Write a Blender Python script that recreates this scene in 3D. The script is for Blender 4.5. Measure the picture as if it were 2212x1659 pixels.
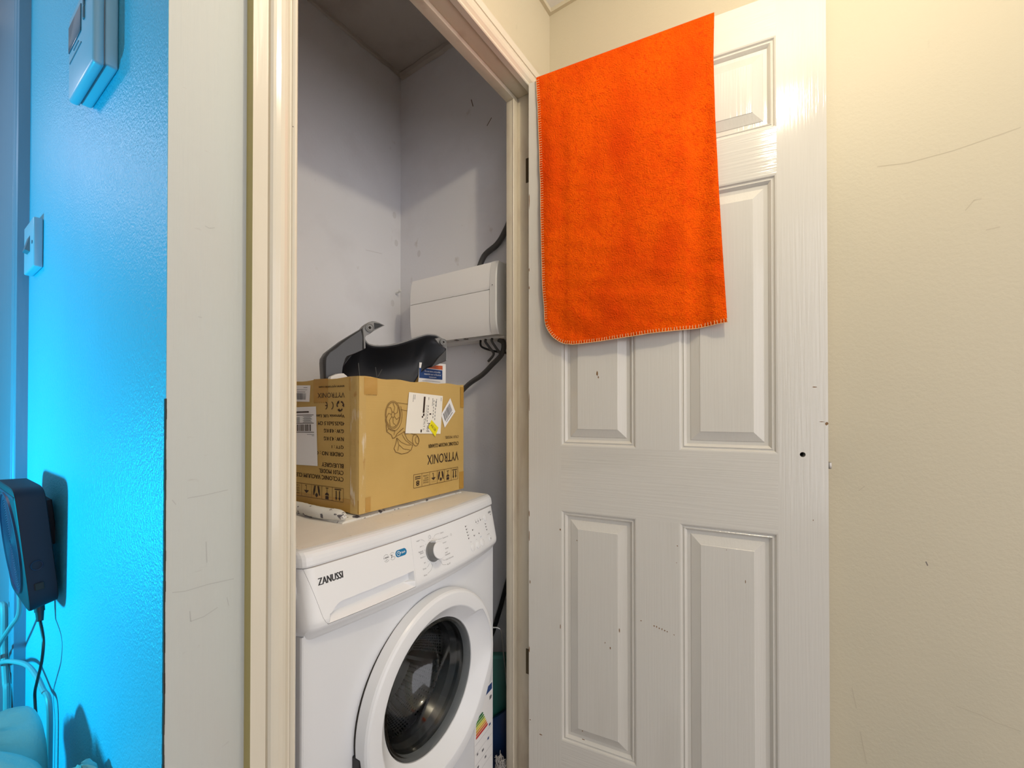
import bpy, bmesh, math, random
from mathutils import Vector, Matrix
from mathutils import noise as NZ
random.seed(7)
SC = bpy.context.scene
COL = SC.collection
for o in list(bpy.data.objects):
    bpy.data.objects.remove(o, do_unlink=True)

# ------------------------------------------------------------------ camera, light, exposure
PITCH = math.radians(0.44)
YAW = math.atan((1725 - 1106) / 911.0)
H = 1.085
ax0 = Vector((math.cos(YAW), math.sin(YAW), 0)); right = Vector((math.sin(YAW), -math.cos(YAW), 0)); up0 = Vector((0, 0, 1))
axis = ax0 * math.cos(PITCH) + up0 * math.sin(PITCH)
up = up0 * math.cos(PITCH) - ax0 * math.sin(PITCH)
cd = bpy.data.cameras.new('camera'); cam = bpy.data.objects.new('camera', cd); COL.objects.link(cam)
cd.sensor_width = 36.0; cd.sensor_fit = 'HORIZONTAL'; cd.lens = 911.0 / 2212.0 * 36.0
cd.shift_y = 48.5 / 2212.0; cd.clip_start = 0.02
m = Matrix((right, up, -axis)).transposed().to_4x4(); m.translation = Vector((0, 0, H)); cam.matrix_world = m
SC.camera = cam

W = bpy.data.worlds.new('world'); SC.world = W; W.use_nodes = True
bg = W.node_tree.nodes['Background']; bg.inputs[0].default_value = (0.97, 0.945, 0.98, 1); bg.inputs[1].default_value = 2.15

def lamp(name, kind, loc, energy, color, size=0.05, target=None, **kw):
    d = bpy.data.lights.new(name, kind); o = bpy.data.objects.new(name, d); COL.objects.link(o)
    d.energy = energy; d.color = color
    if kind in ('POINT', 'SPOT'): d.shadow_soft_size = size
    for k, v in kw.items(): setattr(d, k, v)
    o.location = loc
    if target is not None:
        o.rotation_euler = (Vector(target) - Vector(loc)).to_track_quat('-Z', 'Y').to_euler()
    return o
lamp('hall_lamp', 'POINT', (0.47, -0.13, 2.11), 15.5, (1.0, 0.87, 0.64), 0.028)
lamp('blue_lamp', 'SPOT', (-0.56, 1.45, 0.80), 72.0, (0.0, 0.66, 1.0), 0.05, (0.186, 1.56, 0.72),
     spot_size=math.radians(142), spot_blend=0.14)

lamp('passage_fill', 'POINT', (-0.45, 1.95, 1.95), 9.0, (0.95, 0.84, 0.95), 0.10)  # added fill without a real fitting, lifts the top of the blue wall

vs = SC.view_settings
vs.view_transform = 'Standard'; vs.look = 'None'; vs.gamma = 1.0; vs.use_curve_mapping = False
vs.exposure = 0.0

# ------------------------------------------------------------------ materials
def nodes(name):
    mt = bpy.data.materials.new(name); mt.use_nodes = True
    nt = mt.node_tree; return mt, nt, nt.nodes['Principled BSDF']

def mat(name, col, rough=0.5, bump=None, mottle=None, metal=0.0, spec=0.5, coat=0.0, sheen=0.0, dirt=None):
    """bump = [(scale xyz, strength, detail)], mottle = (scale, colour2, low, high); all in object coordinates"""
    mt, nt, b = nodes(name)
    b.inputs['Roughness'].default_value = rough; b.inputs['Metallic'].default_value = metal
    b.inputs['Specular IOR Level'].default_value = spec; b.inputs['Coat Weight'].default_value = coat
    b.inputs['Coat Roughness'].default_value = 0.08
    if sheen: b.inputs['Sheen Weight'].default_value = sheen; b.inputs['Sheen Tint'].default_value = (*col, 1)
    b.inputs['Base Color'].default_value = (*col, 1)
    tc = nt.nodes.new('ShaderNodeTexCoord')
    last = None
    for (sc, c2, lo, hi) in (mottle or []):
        mp = nt.nodes.new('ShaderNodeMapping'); mp.inputs['Scale'].default_value = sc if isinstance(sc, tuple) else (sc,) * 3
        nt.links.new(tc.outputs['Object'], mp.inputs[0])
        nz = nt.nodes.new('ShaderNodeTexNoise'); nz.inputs['Scale'].default_value = 1; nz.inputs['Detail'].default_value = 5
        nt.links.new(mp.outputs[0], nz.inputs['Vector'])
        rp = nt.nodes.new('ShaderNodeMapRange'); rp.inputs[1].default_value = lo; rp.inputs[2].default_value = hi
        nt.links.new(nz.outputs['Fac'], rp.inputs[0])
        mx = nt.nodes.new('ShaderNodeMix'); mx.data_type = 'RGBA'
        if last is None: mx.inputs[6].default_value = (*col, 1)
        else: nt.links.new(last, mx.inputs[6])
        mx.inputs[7].default_value = (*c2, 1)
        nt.links.new(rp.outputs[0], mx.inputs[0]); last = mx.outputs[2]
    if last is not None: nt.links.new(last, b.inputs['Base Color'])
    prev = None
    for (sc, st, det) in (bump or []):
        mp = nt.nodes.new('ShaderNodeMapping'); mp.inputs['Scale'].default_value = sc if isinstance(sc, tuple) else (sc,) * 3
        nt.links.new(tc.outputs['Object'], mp.inputs[0])
        nz = nt.nodes.new('ShaderNodeTexNoise'); nz.inputs['Scale'].default_value = 1; nz.inputs['Detail'].default_value = det
        nt.links.new(mp.outputs[0], nz.inputs['Vector'])
        bp = nt.nodes.new('ShaderNodeBump'); bp.inputs['Strength'].default_value = st; bp.inputs['Distance'].default_value = 0.004
        nt.links.new(nz.outputs['Fac'], bp.inputs['Height'])
        if prev: nt.links.new(prev.outputs[0], bp.inputs['Normal'])
        prev = bp
    if prev: nt.links.new(prev.outputs[0], b.inputs['Normal'])
    return mt

M = {}
M['cream'] = mat('cream_wall_paint', (0.61, 0.545, 0.40), 0.55, [(160, .10, 3), (14, .10, 2)], [((2.5, 2.5, 1.2), (0.56, 0.51, 0.38), .50, .80), ((30, 30, 6), (0.50, 0.45, 0.33), .70, .82)])
M['passage'] = mat('slate_light_block', (0.26, 0.30, 0.34), 0.6)  # dark coat of the added blocking walls, cuts warm bounce on the blue wall
M['greywall'] = mat('grey_wall_paint', (0.53, 0.55, 0.525), 0.6, [((220, 220, 9), .16, 4), (60, .10, 3)], [((9, 9, 2.5), (0.53, 0.52, 0.49), .5, .78), ((30, 30, 90), (0.45, 0.44, 0.42), .68, .8)])
M['bluewall'] = mat('blue_light_wall_tint', (0.07, 0.47, 0.64), 0.36, [(320, .42, 2), (130, .16, 2)], [((4, 4, 1.2), (0.06, 0.43, 0.60), .5, .8)])  # blue of the lamp is put into the wall colour to deepen it
M['closet'] = mat('closet_wall_paint', (0.79, 0.795, 0.825), 0.7, [(120, .12, 3), (20, .10, 3)], [(5.0, (0.72, 0.715, 0.74), .5, .75), ((17, 17, 13), (0.60, 0.56, 0.54), .69, .80)])
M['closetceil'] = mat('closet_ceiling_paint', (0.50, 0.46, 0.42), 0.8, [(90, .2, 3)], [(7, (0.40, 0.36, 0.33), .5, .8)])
M['ceiling'] = mat('white_ceiling_paint', (0.80, 0.79, 0.76), 0.7, [(90, .1, 3)])
M['floor'] = mat('brown_floor', (0.20, 0.15, 0.11), 0.6, [((4, 60, 4), .2, 4)], [((3, 40, 3), (0.13, 0.09, 0.06), .4, .7)])
M['gloss'] = mat('cream_gloss_paint', (0.72, 0.665, 0.55), 0.16, [((150, 150, 6), .10, 3), (9, .10, 2)], [((12, 12, 3), (0.67, 0.61, 0.50), .55, .8)], coat=.3)
M['glossx'] = mat('cream_gloss_paint_head', (0.72, 0.665, 0.55), 0.22, [((6, 150, 150), .10, 3)], [((3, 12, 12), (0.66, 0.58, 0.46), .5, .8)], coat=.2)
M['lining'] = mat('cream_lining_paint', (0.68, 0.61, 0.48), 0.38, [((40, 40, 8), .12, 3)], [((20, 20, 5), (0.52, 0.43, 0.33), .55, .8)])
M['yellow'] = mat('old_yellow_paint', (0.50, 0.40, 0.13), 0.45, [((60, 60, 10), .2, 3)], [((20, 20, 6), (0.40, 0.30, 0.10), .5, .8)])
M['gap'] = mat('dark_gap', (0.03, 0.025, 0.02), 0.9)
dcol = (0.67, 0.64, 0.575)
M['doorv'] = mat('door_paint_upright_grain', dcol, 0.10, [((230, 230, 6), .11, 4)], [((9, 9, 2), (0.62, 0.59, 0.525), .55, .8)])
M['doorh'] = mat('door_paint_cross_grain', dcol, 0.10, [((6, 230, 230), .16, 4)], [((2, 9, 9), (0.62, 0.59, 0.525), .55, .8)])
M['chip'] = mat('bare_wood_chip', (0.22, 0.12, 0.05), 0.8)
M['metal'] = mat('worn_steel', (0.42, 0.39, 0.34), 0.4, metal=1.0)
M['brass'] = mat('tarnished_hinge_metal', (0.10, 0.075, 0.04), 0.45, metal=.7)
M['black'] = mat('black_plastic', (0.012, 0.012, 0.014), 0.5)
M['cable'] = mat('dark_grey_cable', (0.07, 0.068, 0.066), 0.5)
M['white'] = mat('white_enamel', (0.76, 0.775, 0.80), 0.22, [(6, .02, 2)], [((4, 4, 3), (0.72, 0.73, 0.75), .5, .8)], coat=.15)
M['whitep'] = mat('white_plastic', (0.80, 0.81, 0.825), 0.32, [(300, .02, 2)])
M['dusty'] = mat('dusty_lid', (0.80, 0.755, 0.69), 0.6, [(160, .1, 3)], [((7, 20, 7), (0.84, 0.80, 0.74), .45, .7), ((90, 120, 60), (0.42, 0.37, 0.32), .69, .78)])
M['seam'] = mat('seam_shadow_rubber', (0.16, 0.14, 0.13), 0.8)
M['seamlight'] = mat('seam_shadow', (0.34, 0.31, 0.29), 0.8)
M['ink'] = mat('black_print', (0.02, 0.018, 0.02), 0.6)
M['greyink'] = mat('grey_print', (0.16, 0.16, 0.17), 0.6)
M['boxink'] = mat('dark_brown_print', (0.035, 0.016, 0.008), 0.7)
M['lineink'] = mat('brown_line_print', (0.16, 0.085, 0.022), 0.7)
M['bluepill'] = mat('blue_print', (0.0, 0.17, 0.38), 0.4)
M['whiteink'] = mat('white_print', (0.85, 0.85, 0.85), 0.5)
M['greydial'] = mat('grey_dial_plastic', (0.20, 0.20, 0.195), 0.35)
M['steel'] = mat('drum_steel', (0.52, 0.51, 0.50), 0.32, metal=1.0)
M['rubber'] = mat('grey_rubber_gasket', (0.12, 0.12, 0.125), 0.45, [(40, .05, 2)])
M['card'] = mat('brown_cardboard', (0.55, 0.365, 0.115), 0.75, [((8, 8, 260), .06, 2), (40, .05, 3)], [(6, (0.49, 0.32, 0.092), .45, .75), ((90, 90, 20), (0.61, 0.43, 0.17), .70, .8)])
M['cardedge'] = mat('scuffed_cardboard_edge', (0.53, 0.36, 0.125), 0.8, [(60, .3, 4)], [((60, 60, 16), (0.68, 0.58, 0.42), .56, .68), ((50, 50, 22), (0.40, 0.22, 0.06), .60, .70)])
M['tape'] = mat('brown_packing_tape', (0.45, 0.25, 0.05), 0.25, [((30, 30, 5), .1, 2)], [((12, 12, 30), (0.50, 0.29, 0.07), .4, .7)], coat=.3)
M['label'] = mat('white_paper_label', (0.85, 0.84, 0.83), 0.5, [(30, .05, 2)])
M['creamlabel'] = mat('cream_paper_label', (0.86, 0.83, 0.74), 0.5, [(30, .05, 2)])
M['yellowlabel'] = mat('yellow_sticker', (0.85, 0.74, 0.01), 0.45)
M['cloth'] = mat('white_cotton_cloth', (0.74, 0.73, 0.68), 0.85, [(220, .15, 3), (25, .3, 3)], [((55, 55, 90), (0.12, 0.11, 0.12), .60, .64)])
M['fleece'] = mat('orange_fleece', (0.93, 0.105, 0.0), 0.9, [(330, 1.0, 4), ((24, 24, 34), .8, 4), ((7, 7, 16), .5, 3)], [((10, 10, 5), (0.76, 0.058, 0.0), .42, .70), (120, (0.80, 0.062, 0.0), .50, .72)], sheen=.25, spec=.1)
M['stitch'] = mat('pale_stitch_thread', (0.80, 0.46, 0.22), 0.8)
M['dkplastic'] = mat('charcoal_plastic', (0.045, 0.046, 0.048), 0.34, [(260, .05, 2)])
M['inplastic'] = mat('dark_blue_black_plastic', (0.004, 0.006, 0.010), 0.5)
M['rimplastic'] = mat('grey_plastic_rim', (0.20, 0.205, 0.205), 0.4)
M['cuwhite'] = mat('consumer_unit_plastic', (0.93, 0.92, 0.90), 0.42, [(240, .02, 2)])
M['bucket'] = mat('teal_plastic', (0.010, 0.095, 0.078), 0.4, [(20, .05, 2)])
M['bucketlid'] = mat('pale_teal_plastic', (0.03, 0.14, 0.118), 0.45)
M['bluebag'] = mat('blue_plastic_bag', (0.001, 0.020, 0.080), 0.45, [(30, .6, 3)])
M['lint'] = mat('grey_white_lint', (0.42, 0.40, 0.38), 1.0, [(200, .8, 4)])
M['wire'] = mat('galvanised_wire', (0.50, 0.50, 0.48), 0.35, metal=.7)
M['switch'] = mat('blue_light_switch_tint', (0.24, 0.45, 0.56), 0.35)  # white plastic, with the blue light put into its colour
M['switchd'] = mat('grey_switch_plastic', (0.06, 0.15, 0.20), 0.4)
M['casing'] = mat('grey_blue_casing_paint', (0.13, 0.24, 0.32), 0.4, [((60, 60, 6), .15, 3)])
M['lcd'] = mat('grey_lcd', (0.03, 0.10, 0.14), 0.15)
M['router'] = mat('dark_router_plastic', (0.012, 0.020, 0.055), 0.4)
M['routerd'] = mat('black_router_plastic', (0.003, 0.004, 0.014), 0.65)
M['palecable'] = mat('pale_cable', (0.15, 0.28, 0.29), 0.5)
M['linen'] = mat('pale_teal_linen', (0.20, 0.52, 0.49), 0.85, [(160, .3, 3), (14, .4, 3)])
M['orange'] = mat('orange_print', (0.62, 0.13, 0.05), 0.5)
M['navy'] = mat('navy_print', (0.02, 0.06, 0.20), 0.5)
for nm, c in dict(e1=(0.0, 0.12, 0.03), e2=(0.05, 0.24, 0.03), e3=(0.28, 0.42, 0.04), e4=(0.78, 0.68, 0.05), e5=(0.75, 0.42, 0.03), e6=(0.72, 0.16, 0.02), e7=(0.58, 0.03, 0.02)).items():
    M[nm] = mat('energy_band_' + nm, c, 0.5)
M['nearwhite'] = mat('pale_plastic', (0.78, 0.78, 0.76), 0.4)

mt, nt, b = nodes('door_glass')
b.inputs['Base Color'].default_value = (0.80, 0.83, 0.84, 1); b.inputs['Roughness'].default_value = 0.03
b.inputs['Transmission Weight'].default_value = 1.0; b.inputs['IOR'].default_value = 1.45
M['glass'] = mt
# drum steel with rows of dark holes
mt, nt, b = nodes('perforated_drum_steel')
b.inputs['Metallic'].default_value = 1.0; b.inputs['Roughness'].default_value = 0.35
tc = nt.nodes.new('ShaderNodeTexCoord'); vo = nt.nodes.new('ShaderNodeTexVoronoi'); vo.inputs['Scale'].default_value = 68; vo.inputs['Randomness'].default_value = .15
nt.links.new(tc.outputs['Object'], vo.inputs['Vector'])
cr = nt.nodes.new('ShaderNodeMapRange'); cr.inputs[1].default_value = .28; cr.inputs[2].default_value = .36
nt.links.new(vo.outputs['Distance'], cr.inputs[0])
mx = nt.nodes.new('ShaderNodeMix'); mx.data_type = 'RGBA'; mx.inputs[6].default_value = (0.02, 0.02, 0.02, 1); mx.inputs[7].default_value = (0.60, 0.59, 0.58, 1)
nt.links.new(cr.outputs[0], mx.inputs[0]); nt.links.new(mx.outputs[2], b.inputs['Base Color'])
M['perf'] = mt

# ------------------------------------------------------------------ mesh helpers
class MB:
    def __init__(s): s.v = []; s.f = []; s.m = []
    def add(s, vs, fs, mi=0):
        n = len(s.v); s.v += [tuple(p) for p in vs]; s.f += [tuple(i + n for i in f) for f in fs]; s.m += [mi] * len(fs); return s
    def quad(s, a, b, c, d, mi=0): return s.add([a, b, c, d], [(0, 1, 2, 3)], mi)
    def box(s, x0, x1, y0, y1, z0, z1, mi=0):
        vs = [(x, y, z) for x in (x0, x1) for y in (y0, y1) for z in (z0, z1)]
        return s.add(vs, [(0, 1, 3, 2), (4, 6, 7, 5), (0, 4, 5, 1), (2, 3, 7, 6), (0, 2, 6, 4), (1, 5, 7, 3)], mi)
    def bbox(s, x0, x1, y0, y1, z0, z1, r=.003, seg=3, mi=0):
        bm = bmesh.new(); bmesh.ops.create_cube(bm, size=1)
        for v in bm.verts: v.co = Vector(((x0 + x1) / 2 + v.co.x * (x1 - x0), (y0 + y1) / 2 + v.co.y * (y1 - y0), (z0 + z1) / 2 + v.co.z * (z1 - z0)))
        bmesh.ops.bevel(bm, geom=list(bm.edges), offset=r, segments=seg, profile=.5, affect='EDGES')
        bm.verts.index_update(); s.add([v.co for v in bm.verts], [[v.index for v in f.verts] for f in bm.faces], mi); bm.free(); return s
    def tube(s, pts, r, n=10, mi=0, smooth=6):
        P = [Vector(p) for p in pts]
        if smooth and len(P) > 2:
            Q = []
            for i in range(len(P) - 1):
                p0, p1, p2, p3 = P[max(i - 1, 0)], P[i], P[i + 1], P[min(i + 2, len(P) - 1)]
                for k in range(smooth):
                    t = k / smooth
                    Q.append(.5 * ((2 * p1) + (p2 - p0) * t + (2 * p0 - 5 * p1 + 4 * p2 - p3) * t * t + (3 * p1 - p0 - 3 * p2 + p3) * t ** 3))
            Q.append(P[-1]); P = Q
        vs = []; ref = Vector((.31, .2, .93)); pu = None
        for i, p in enumerate(P):
            t = (P[min(i + 1, len(P) - 1)] - P[max(i - 1, 0)]).normalized()
            u = (pu - t * pu.dot(t)) if pu is not None else ref.cross(t)
            u.normalize(); pu = u; w = t.cross(u)
            rr = r[i * (len(r) - 1) // max(1, len(P) - 1)] if isinstance(r, (list, tuple)) else r
            for k in range(n):
                a = 2 * math.pi * k / n; vs.append(p + (u * math.cos(a) + w * math.sin(a)) * rr)
        fs = []
        for i in range(len(P) - 1):
            for k in range(n):
                fs.append((i * n + k, i * n + (k + 1) % n, (i + 1) * n + (k + 1) % n, (i + 1) * n + k))
        fs.append(tuple(range(n - 1, -1, -1))); fs.append(tuple((len(P) - 1) * n + k for k in range(n)))
        return s.add(vs, fs, mi)
    def grid(s, rows, mi=0, closed=False):
        """rows: list of equally long point lists"""
        n = len(rows[0]); vs = [p for r in rows for p in r]; fs = []
        for i in range(len(rows) - 1):
            for k in range(n if closed else n - 1):
                fs.append((i * n + k, i * n + (k + 1) % n, (i + 1) * n + (k + 1) % n, (i + 1) * n + k))
        return s.add(vs, fs, mi)
    def build(s, name, mats, parent=None, loc=None, sharp=32, recalc=True, flip=False):
        if not isinstance(mats, (list, tuple)): mats = [mats]
        me = bpy.data.meshes.new(name); me.from_pydata(s.v, [], s.f)
        for mm in mats: me.materials.append(mm)
        me.polygons.foreach_set('material_index', s.m)
        if recalc:
            bm = bmesh.new(); bm.from_mesh(me); bmesh.ops.recalc_face_normals(bm, faces=bm.faces)
            if flip: bmesh.ops.reverse_faces(bm, faces=bm.faces)
            bm.to_mesh(me); bm.free()
        me.polygons.foreach_set('use_smooth', [True] * len(me.polygons)); me.set_sharp_from_angle(angle=math.radians(sharp)); me.update()
        o = bpy.data.objects.new(name, me); COL.objects.link(o)
        if parent: o.parent = parent
        if loc: o.location = loc
        return o

def struct(o): o['kind'] = 'structure'; return o
def tag(o, label, cat, group=None):
    o['label'] = label; o['category'] = cat
    if group: o['group'] = group
    return o
def thing(name, label, cat, loc, rz=0, group=None):
    o = bpy.data.objects.new(name, None); COL.objects.link(o); o.location = loc; o.rotation_euler = (0, 0, rz); o.empty_display_size = .05
    return tag(o, label, cat, group)

_tc = {}
def text2d(sx):
    if sx in _tc: return _tc[sx]
    cu = bpy.data.curves.new('t', 'FONT'); cu.body = sx; cu.size = 1; cu.resolution_u = 2
    ob = bpy.data.objects.new('t', cu); COL.objects.link(ob)
    dg = bpy.context.evaluated_depsgraph_get(); me = bpy.data.meshes.new_from_object(ob.evaluated_get(dg))
    vs = [(v.co.x, v.co.y) for v in me.vertices]; fs = [tuple(p.vertices) for p in me.polygons]
    bpy.data.objects.remove(ob); bpy.data.meshes.remove(me); bpy.data.curves.remove(cu)
    x0 = min(v[0] for v in vs); x1 = max(v[0] for v in vs); y0 = min(v[1] for v in vs); y1 = max(v[1] for v in vs)
    r = ([((x - x0) / (x1 - x0), (y - y0) / (y1 - y0)) for x, y in vs], fs, (x1 - x0) / max(y1 - y0, 1e-6)); _tc[sx] = r; return r

def put_text(mb, sx, fn, x, y, w=None, h=None, mi=0, slant=0, bold=0):
    """lower left corner x, y, bounding box w by h; fn maps 2D to 3D"""
    vs, fs, asp = text2d(sx)
    if w is None: w = h * asp
    if h is None: h = w / asp
    for dx in ([0] if not bold else [-bold, 0, bold]):
        mb.add([fn(x + a * w + slant * b_ * h + dx, y + b_ * h) for a, b_ in vs], fs, mi)
def poly2(mb, fn, pts, mi=0): mb.add([fn(*p) for p in pts], [tuple(range(len(pts)))], mi)
def rect2(mb, fn, x0, y0, x1, y1, mi=0): poly2(mb, fn, [(x0, y0), (x1, y0), (x1, y1), (x0, y1)], mi)
def line2(mb, fn, pts, w, mi=0):
    for (x0, y0), (x1, y1) in zip(pts[:-1], pts[1:]):
        d = math.hypot(x1 - x0, y1 - y0)
        if d < 1e-7: continue
        nx, ny = -(y1 - y0) / d * w / 2, (x1 - x0) / d * w / 2
        poly2(mb, fn, [(x0 + nx, y0 + ny), (x0 - nx, y0 - ny), (x1 - nx, y1 - ny), (x1 + nx, y1 + ny)], mi)
def arc(cx, cy, rx, ry, a0=0, a1=360, n=28, rot=0):
    c, s_ = math.cos(rot), math.sin(rot); out = []
    for i in range(n + 1):
        a = math.radians(a0 + (a1 - a0) * i / n); x, y = rx * math.cos(a), ry * math.sin(a)
        out.append((cx + x * c - y * s_, cy + x * s_ + y * c))
    return out
def interp(tb, x):
    tb = sorted(tb)
    if x <= tb[0][0]: return tb[0][1]
    for (a, fa), (b_, fb) in zip(tb[:-1], tb[1:]):
        if x <= b_: return fa + (fb - fa) * (x - a) / (b_ - a)
    return tb[-1][1]

# ------------------------------------------------------------------ the room
XB = 0.186; YW = 0.6306; YF = 0.6126; XR = 1.134; XC = 1.1446; YC = 1.3186; ZH = 2.311; ZC = 2.427
struct(MB().box(-3.0, 2.0, -3.0, 4.0, -.05, 0).build('floor', M['floor']))
struct(MB().box(-.90, XR + .1, -2.6, YW, ZH, ZH + .08).build('ceiling', M['ceiling']))
struct(MB().box(-.90, XB, YW, 2.7, 2.6, 2.68).build('light_block_top', M['ceiling']))  # unseen roof, added so world light stays out of the passage
struct(MB().box(-.90, -.80, -.60, 2.7, 0, 2.6).build('light_block_left', M['passage']))  # unseen partition, added to keep world light off the blue wall
struct(MB().box(-.80, XB + .05, 2.6, 2.7, 0, 2.6).build('light_block_end', M['passage']))  # unseen end wall, added to shut out world light
struct(MB().box(XR, XR + .1, -2.6, YW + .06, 0, ZH).build('wall_right', M['cream']))
w = MB(); w.box(XB + .0004, .345, YW, YW + .066, 0, 2.6)
struct(w.build('wall_front_left', M['greywall']))
w = MB(); w.box(.345, XR, YW, YW + .066, 1.992, 2.6); w.box(1.03, XR, YW, YW + .066, 0, 1.992)
struct(w.build('wall_front', M['cream']))
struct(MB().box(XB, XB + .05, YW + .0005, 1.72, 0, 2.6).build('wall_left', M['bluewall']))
gp = MB(); y0 = YW - .0012  # ragged dark strip stands in for the shadow gap along the arris
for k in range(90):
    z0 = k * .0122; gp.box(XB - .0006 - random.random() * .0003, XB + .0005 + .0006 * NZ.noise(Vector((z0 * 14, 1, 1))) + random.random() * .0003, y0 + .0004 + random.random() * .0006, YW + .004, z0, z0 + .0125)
struct(gp.build('arris_shade_strip', M['gap']))
struct(MB().box(XB + .05, XC + .06, YC, YC + .06, 0, 2.6).build('wall_closet_back', M['closet']))
struct(MB().box(XC, XC + .06, YW + .066, YC, 0, 2.6).build('wall_closet_right', M['closet']))
struct(MB().box(XB + .05, XB + .06, YW + .066, YC, 0, 2.6).build('wall_closet_left', M['closet']))
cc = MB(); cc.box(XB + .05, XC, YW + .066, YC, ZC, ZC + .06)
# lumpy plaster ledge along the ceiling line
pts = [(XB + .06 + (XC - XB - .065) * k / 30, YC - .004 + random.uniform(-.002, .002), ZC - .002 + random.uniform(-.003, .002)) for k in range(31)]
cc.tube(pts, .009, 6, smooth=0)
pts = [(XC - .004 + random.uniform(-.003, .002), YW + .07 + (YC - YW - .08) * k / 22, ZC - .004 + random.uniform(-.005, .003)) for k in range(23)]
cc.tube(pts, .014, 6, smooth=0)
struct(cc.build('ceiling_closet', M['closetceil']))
# coving bead at the hall ceiling
cv = MB(); cv.box(.40, XR, YW - .010, YW, ZH - .012, ZH); cv.box(XR - .010, XR, -2.0, YW - .010, ZH - .012, ZH)
struct(cv.build('trim_6', M['cream']))

# architrave: profile across width (0 = outer edge) and depth (towards the viewer)
PROF = [(0, 0), (0, .018), (.0198, .018), (.0208, .0125), (.0224, .0125), (.0234, .0168), (.0262, .0195), (.030, .0205), (.036, .0212), (.042, .0205), (.047, .0185), (.0510, .0150), (.0535, .0125), (.0555, .0125), (.0562, .0150), (.0585, .0168), (.0620, .0160), (.0640, .0140), (.0640, 0)]
A0 = .2742; AT = 2.0485
def arch_left():
    mb = MB(); lo = [(A0 + a, YW - d, 0) for a, d in PROF]; hi = [(A0 + a, YW - d, AT - a) for a, d in PROF]
    n = len(PROF)
    for i in range(n - 1):
        mb.add([lo[i], lo[i + 1], hi[i + 1], hi[i]], [(0, 1, 2, 3)], 1 if i == 0 else 0)
    return mb.build('trim_1', [M['gloss'], M['yellow']], sharp=28)
struct(arch_left())
mb = MB(); XE = 1.0826
lo = [(A0 + a, YW - d, AT - a) for a, d in PROF]; hi = [(XE - a, YW - d, AT - a) for a, d in PROF]
for i in range(len(PROF) - 1): mb.add([lo[i], lo[i + 1], hi[i + 1], hi[i]], [(0, 1, 2, 3)], 1 if i == 0 else 0)
struct(mb.build('trim_2', [M['glossx'], M['yellow']], sharp=28))
mb = MB()
lo = [(XE - a, YW - d, 0) for a, d in PROF]; hi = [(XE - a, YW - d, AT - a) for a, d in PROF]
for i in range(len(PROF) - 1): mb.add([lo[i], lo[i + 1], hi[i + 1], hi[i]], [(0, 1, 2, 3)], 1 if i == 0 else 0)
struct(mb.build('trim_3', [M['gloss'], M['yellow']], sharp=28))
# lining with stop
LX0 = .3430; LX1 = 1.018; LZ = 1.988; Y0 = .6283; YS = .6704; Y1 = .6968
mb = MB()
mb.bbox(LX0 - .02, LX0, Y0, Y1, 0, LZ + .02, .0015, 2); mb.bbox(LX0, LX0 + .02, YS, Y1, 0, LZ, .002, 2)
struct(mb.build('trim_4', M['lining']))
mb = MB()
mb.bbox(LX1, LX1 + .03, Y0, Y1, 0, LZ + .02, .0015, 2); mb.bbox(LX1 - .0225, LX1, YS, Y1, 0, LZ - .012, .002, 2)
mb.bbox(LX1 - .024, LX1 - .018, YS - .0006, YS + .004, .0, LZ - .012, .001, 1)
struct(mb.build('trim_5', M['lining']))
mb = MB()
mb.bbox(LX0, LX1, Y0, Y1, LZ, LZ + .03, .0015, 2); mb.bbox(LX0, LX1 - .0005, YS, Y1, LZ - .013, LZ, .002, 2)
struct(mb.build('trim_8', M['lining']))
# door casing further along the blue wall
mb = MB(); pr = [(0, 0), (0, .019), (.008, .021), (.016, .014), (.020, .014), (.026, .020), (.044, .021), (.052, .012), (.058, .012), (.066, .019), (.086, .017), (.094, .006), (.10, 0)]
lo = [(XB - d, 1.545 + a * 1.15, 0) for a, d in pr]; hi = [(XB - d, 1.545 + a * 1.15, 2.6) for a, d in pr]
for i in range(len(pr) - 1): mb.add([lo[i], lo[i + 1], hi[i + 1], hi[i]], [(0, 1, 2, 3)])
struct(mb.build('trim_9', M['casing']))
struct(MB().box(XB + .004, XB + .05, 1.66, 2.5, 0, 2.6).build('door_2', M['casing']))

# scuffs and scratches on the walls (thin films on the paint)
M['scuff'] = mat('grey_scuff', (0.45, 0.46, 0.44), 0.7); M['scufflight'] = mat('cream_scuff', (0.54, 0.475, 0.345), 0.7); M['dent'] = mat('dark_nick', (0.20, 0.17, 0.15), 0.8)
def scuff(fn, lines, w_, mt_, parent):
    for L in lines:
        mb = MB(); line2(mb, fn, L, w_)
        if len(L) == 1: mb.add([fn(x, z) for x, z in arc(L[0][0], L[0][1], w_, w_ * 1.5, 0, 330, 10)], [tuple(range(11))])
        mb.build('scuff_mark', mt_, parent, recalc=False)
WF = bpy.data.objects['wall_front_left']; WR = bpy.data.objects['wall_right']
scuff(lambda x, z: (x, YW - .0002, z), [[(.1933, .8628), (.2064, .8598), (.2312, .8599), (.2609, .8573)], [(.2113, .8332), (.2124, .8201), (.2263, .8203), (.2418, .8261)], [(.2082, .9748), (.2255, .9753), (.2531, .9781)], [(.2284, .9154), (.2295, .8884)]], .0011, M['scuff'], WF)
scuff(lambda x, z: (x, YW - .0002, z), [[(.2254, 1.3215), (.23, 1.3201), (.2363, 1.323)], [(.1927, .9752), (.1964, .9689)], [(.2526, .8354), (.2549, .8235)], [(.2184, 1.2032), (.2224, 1.2028)]], .0009, M['scuff'], WF)
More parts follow.
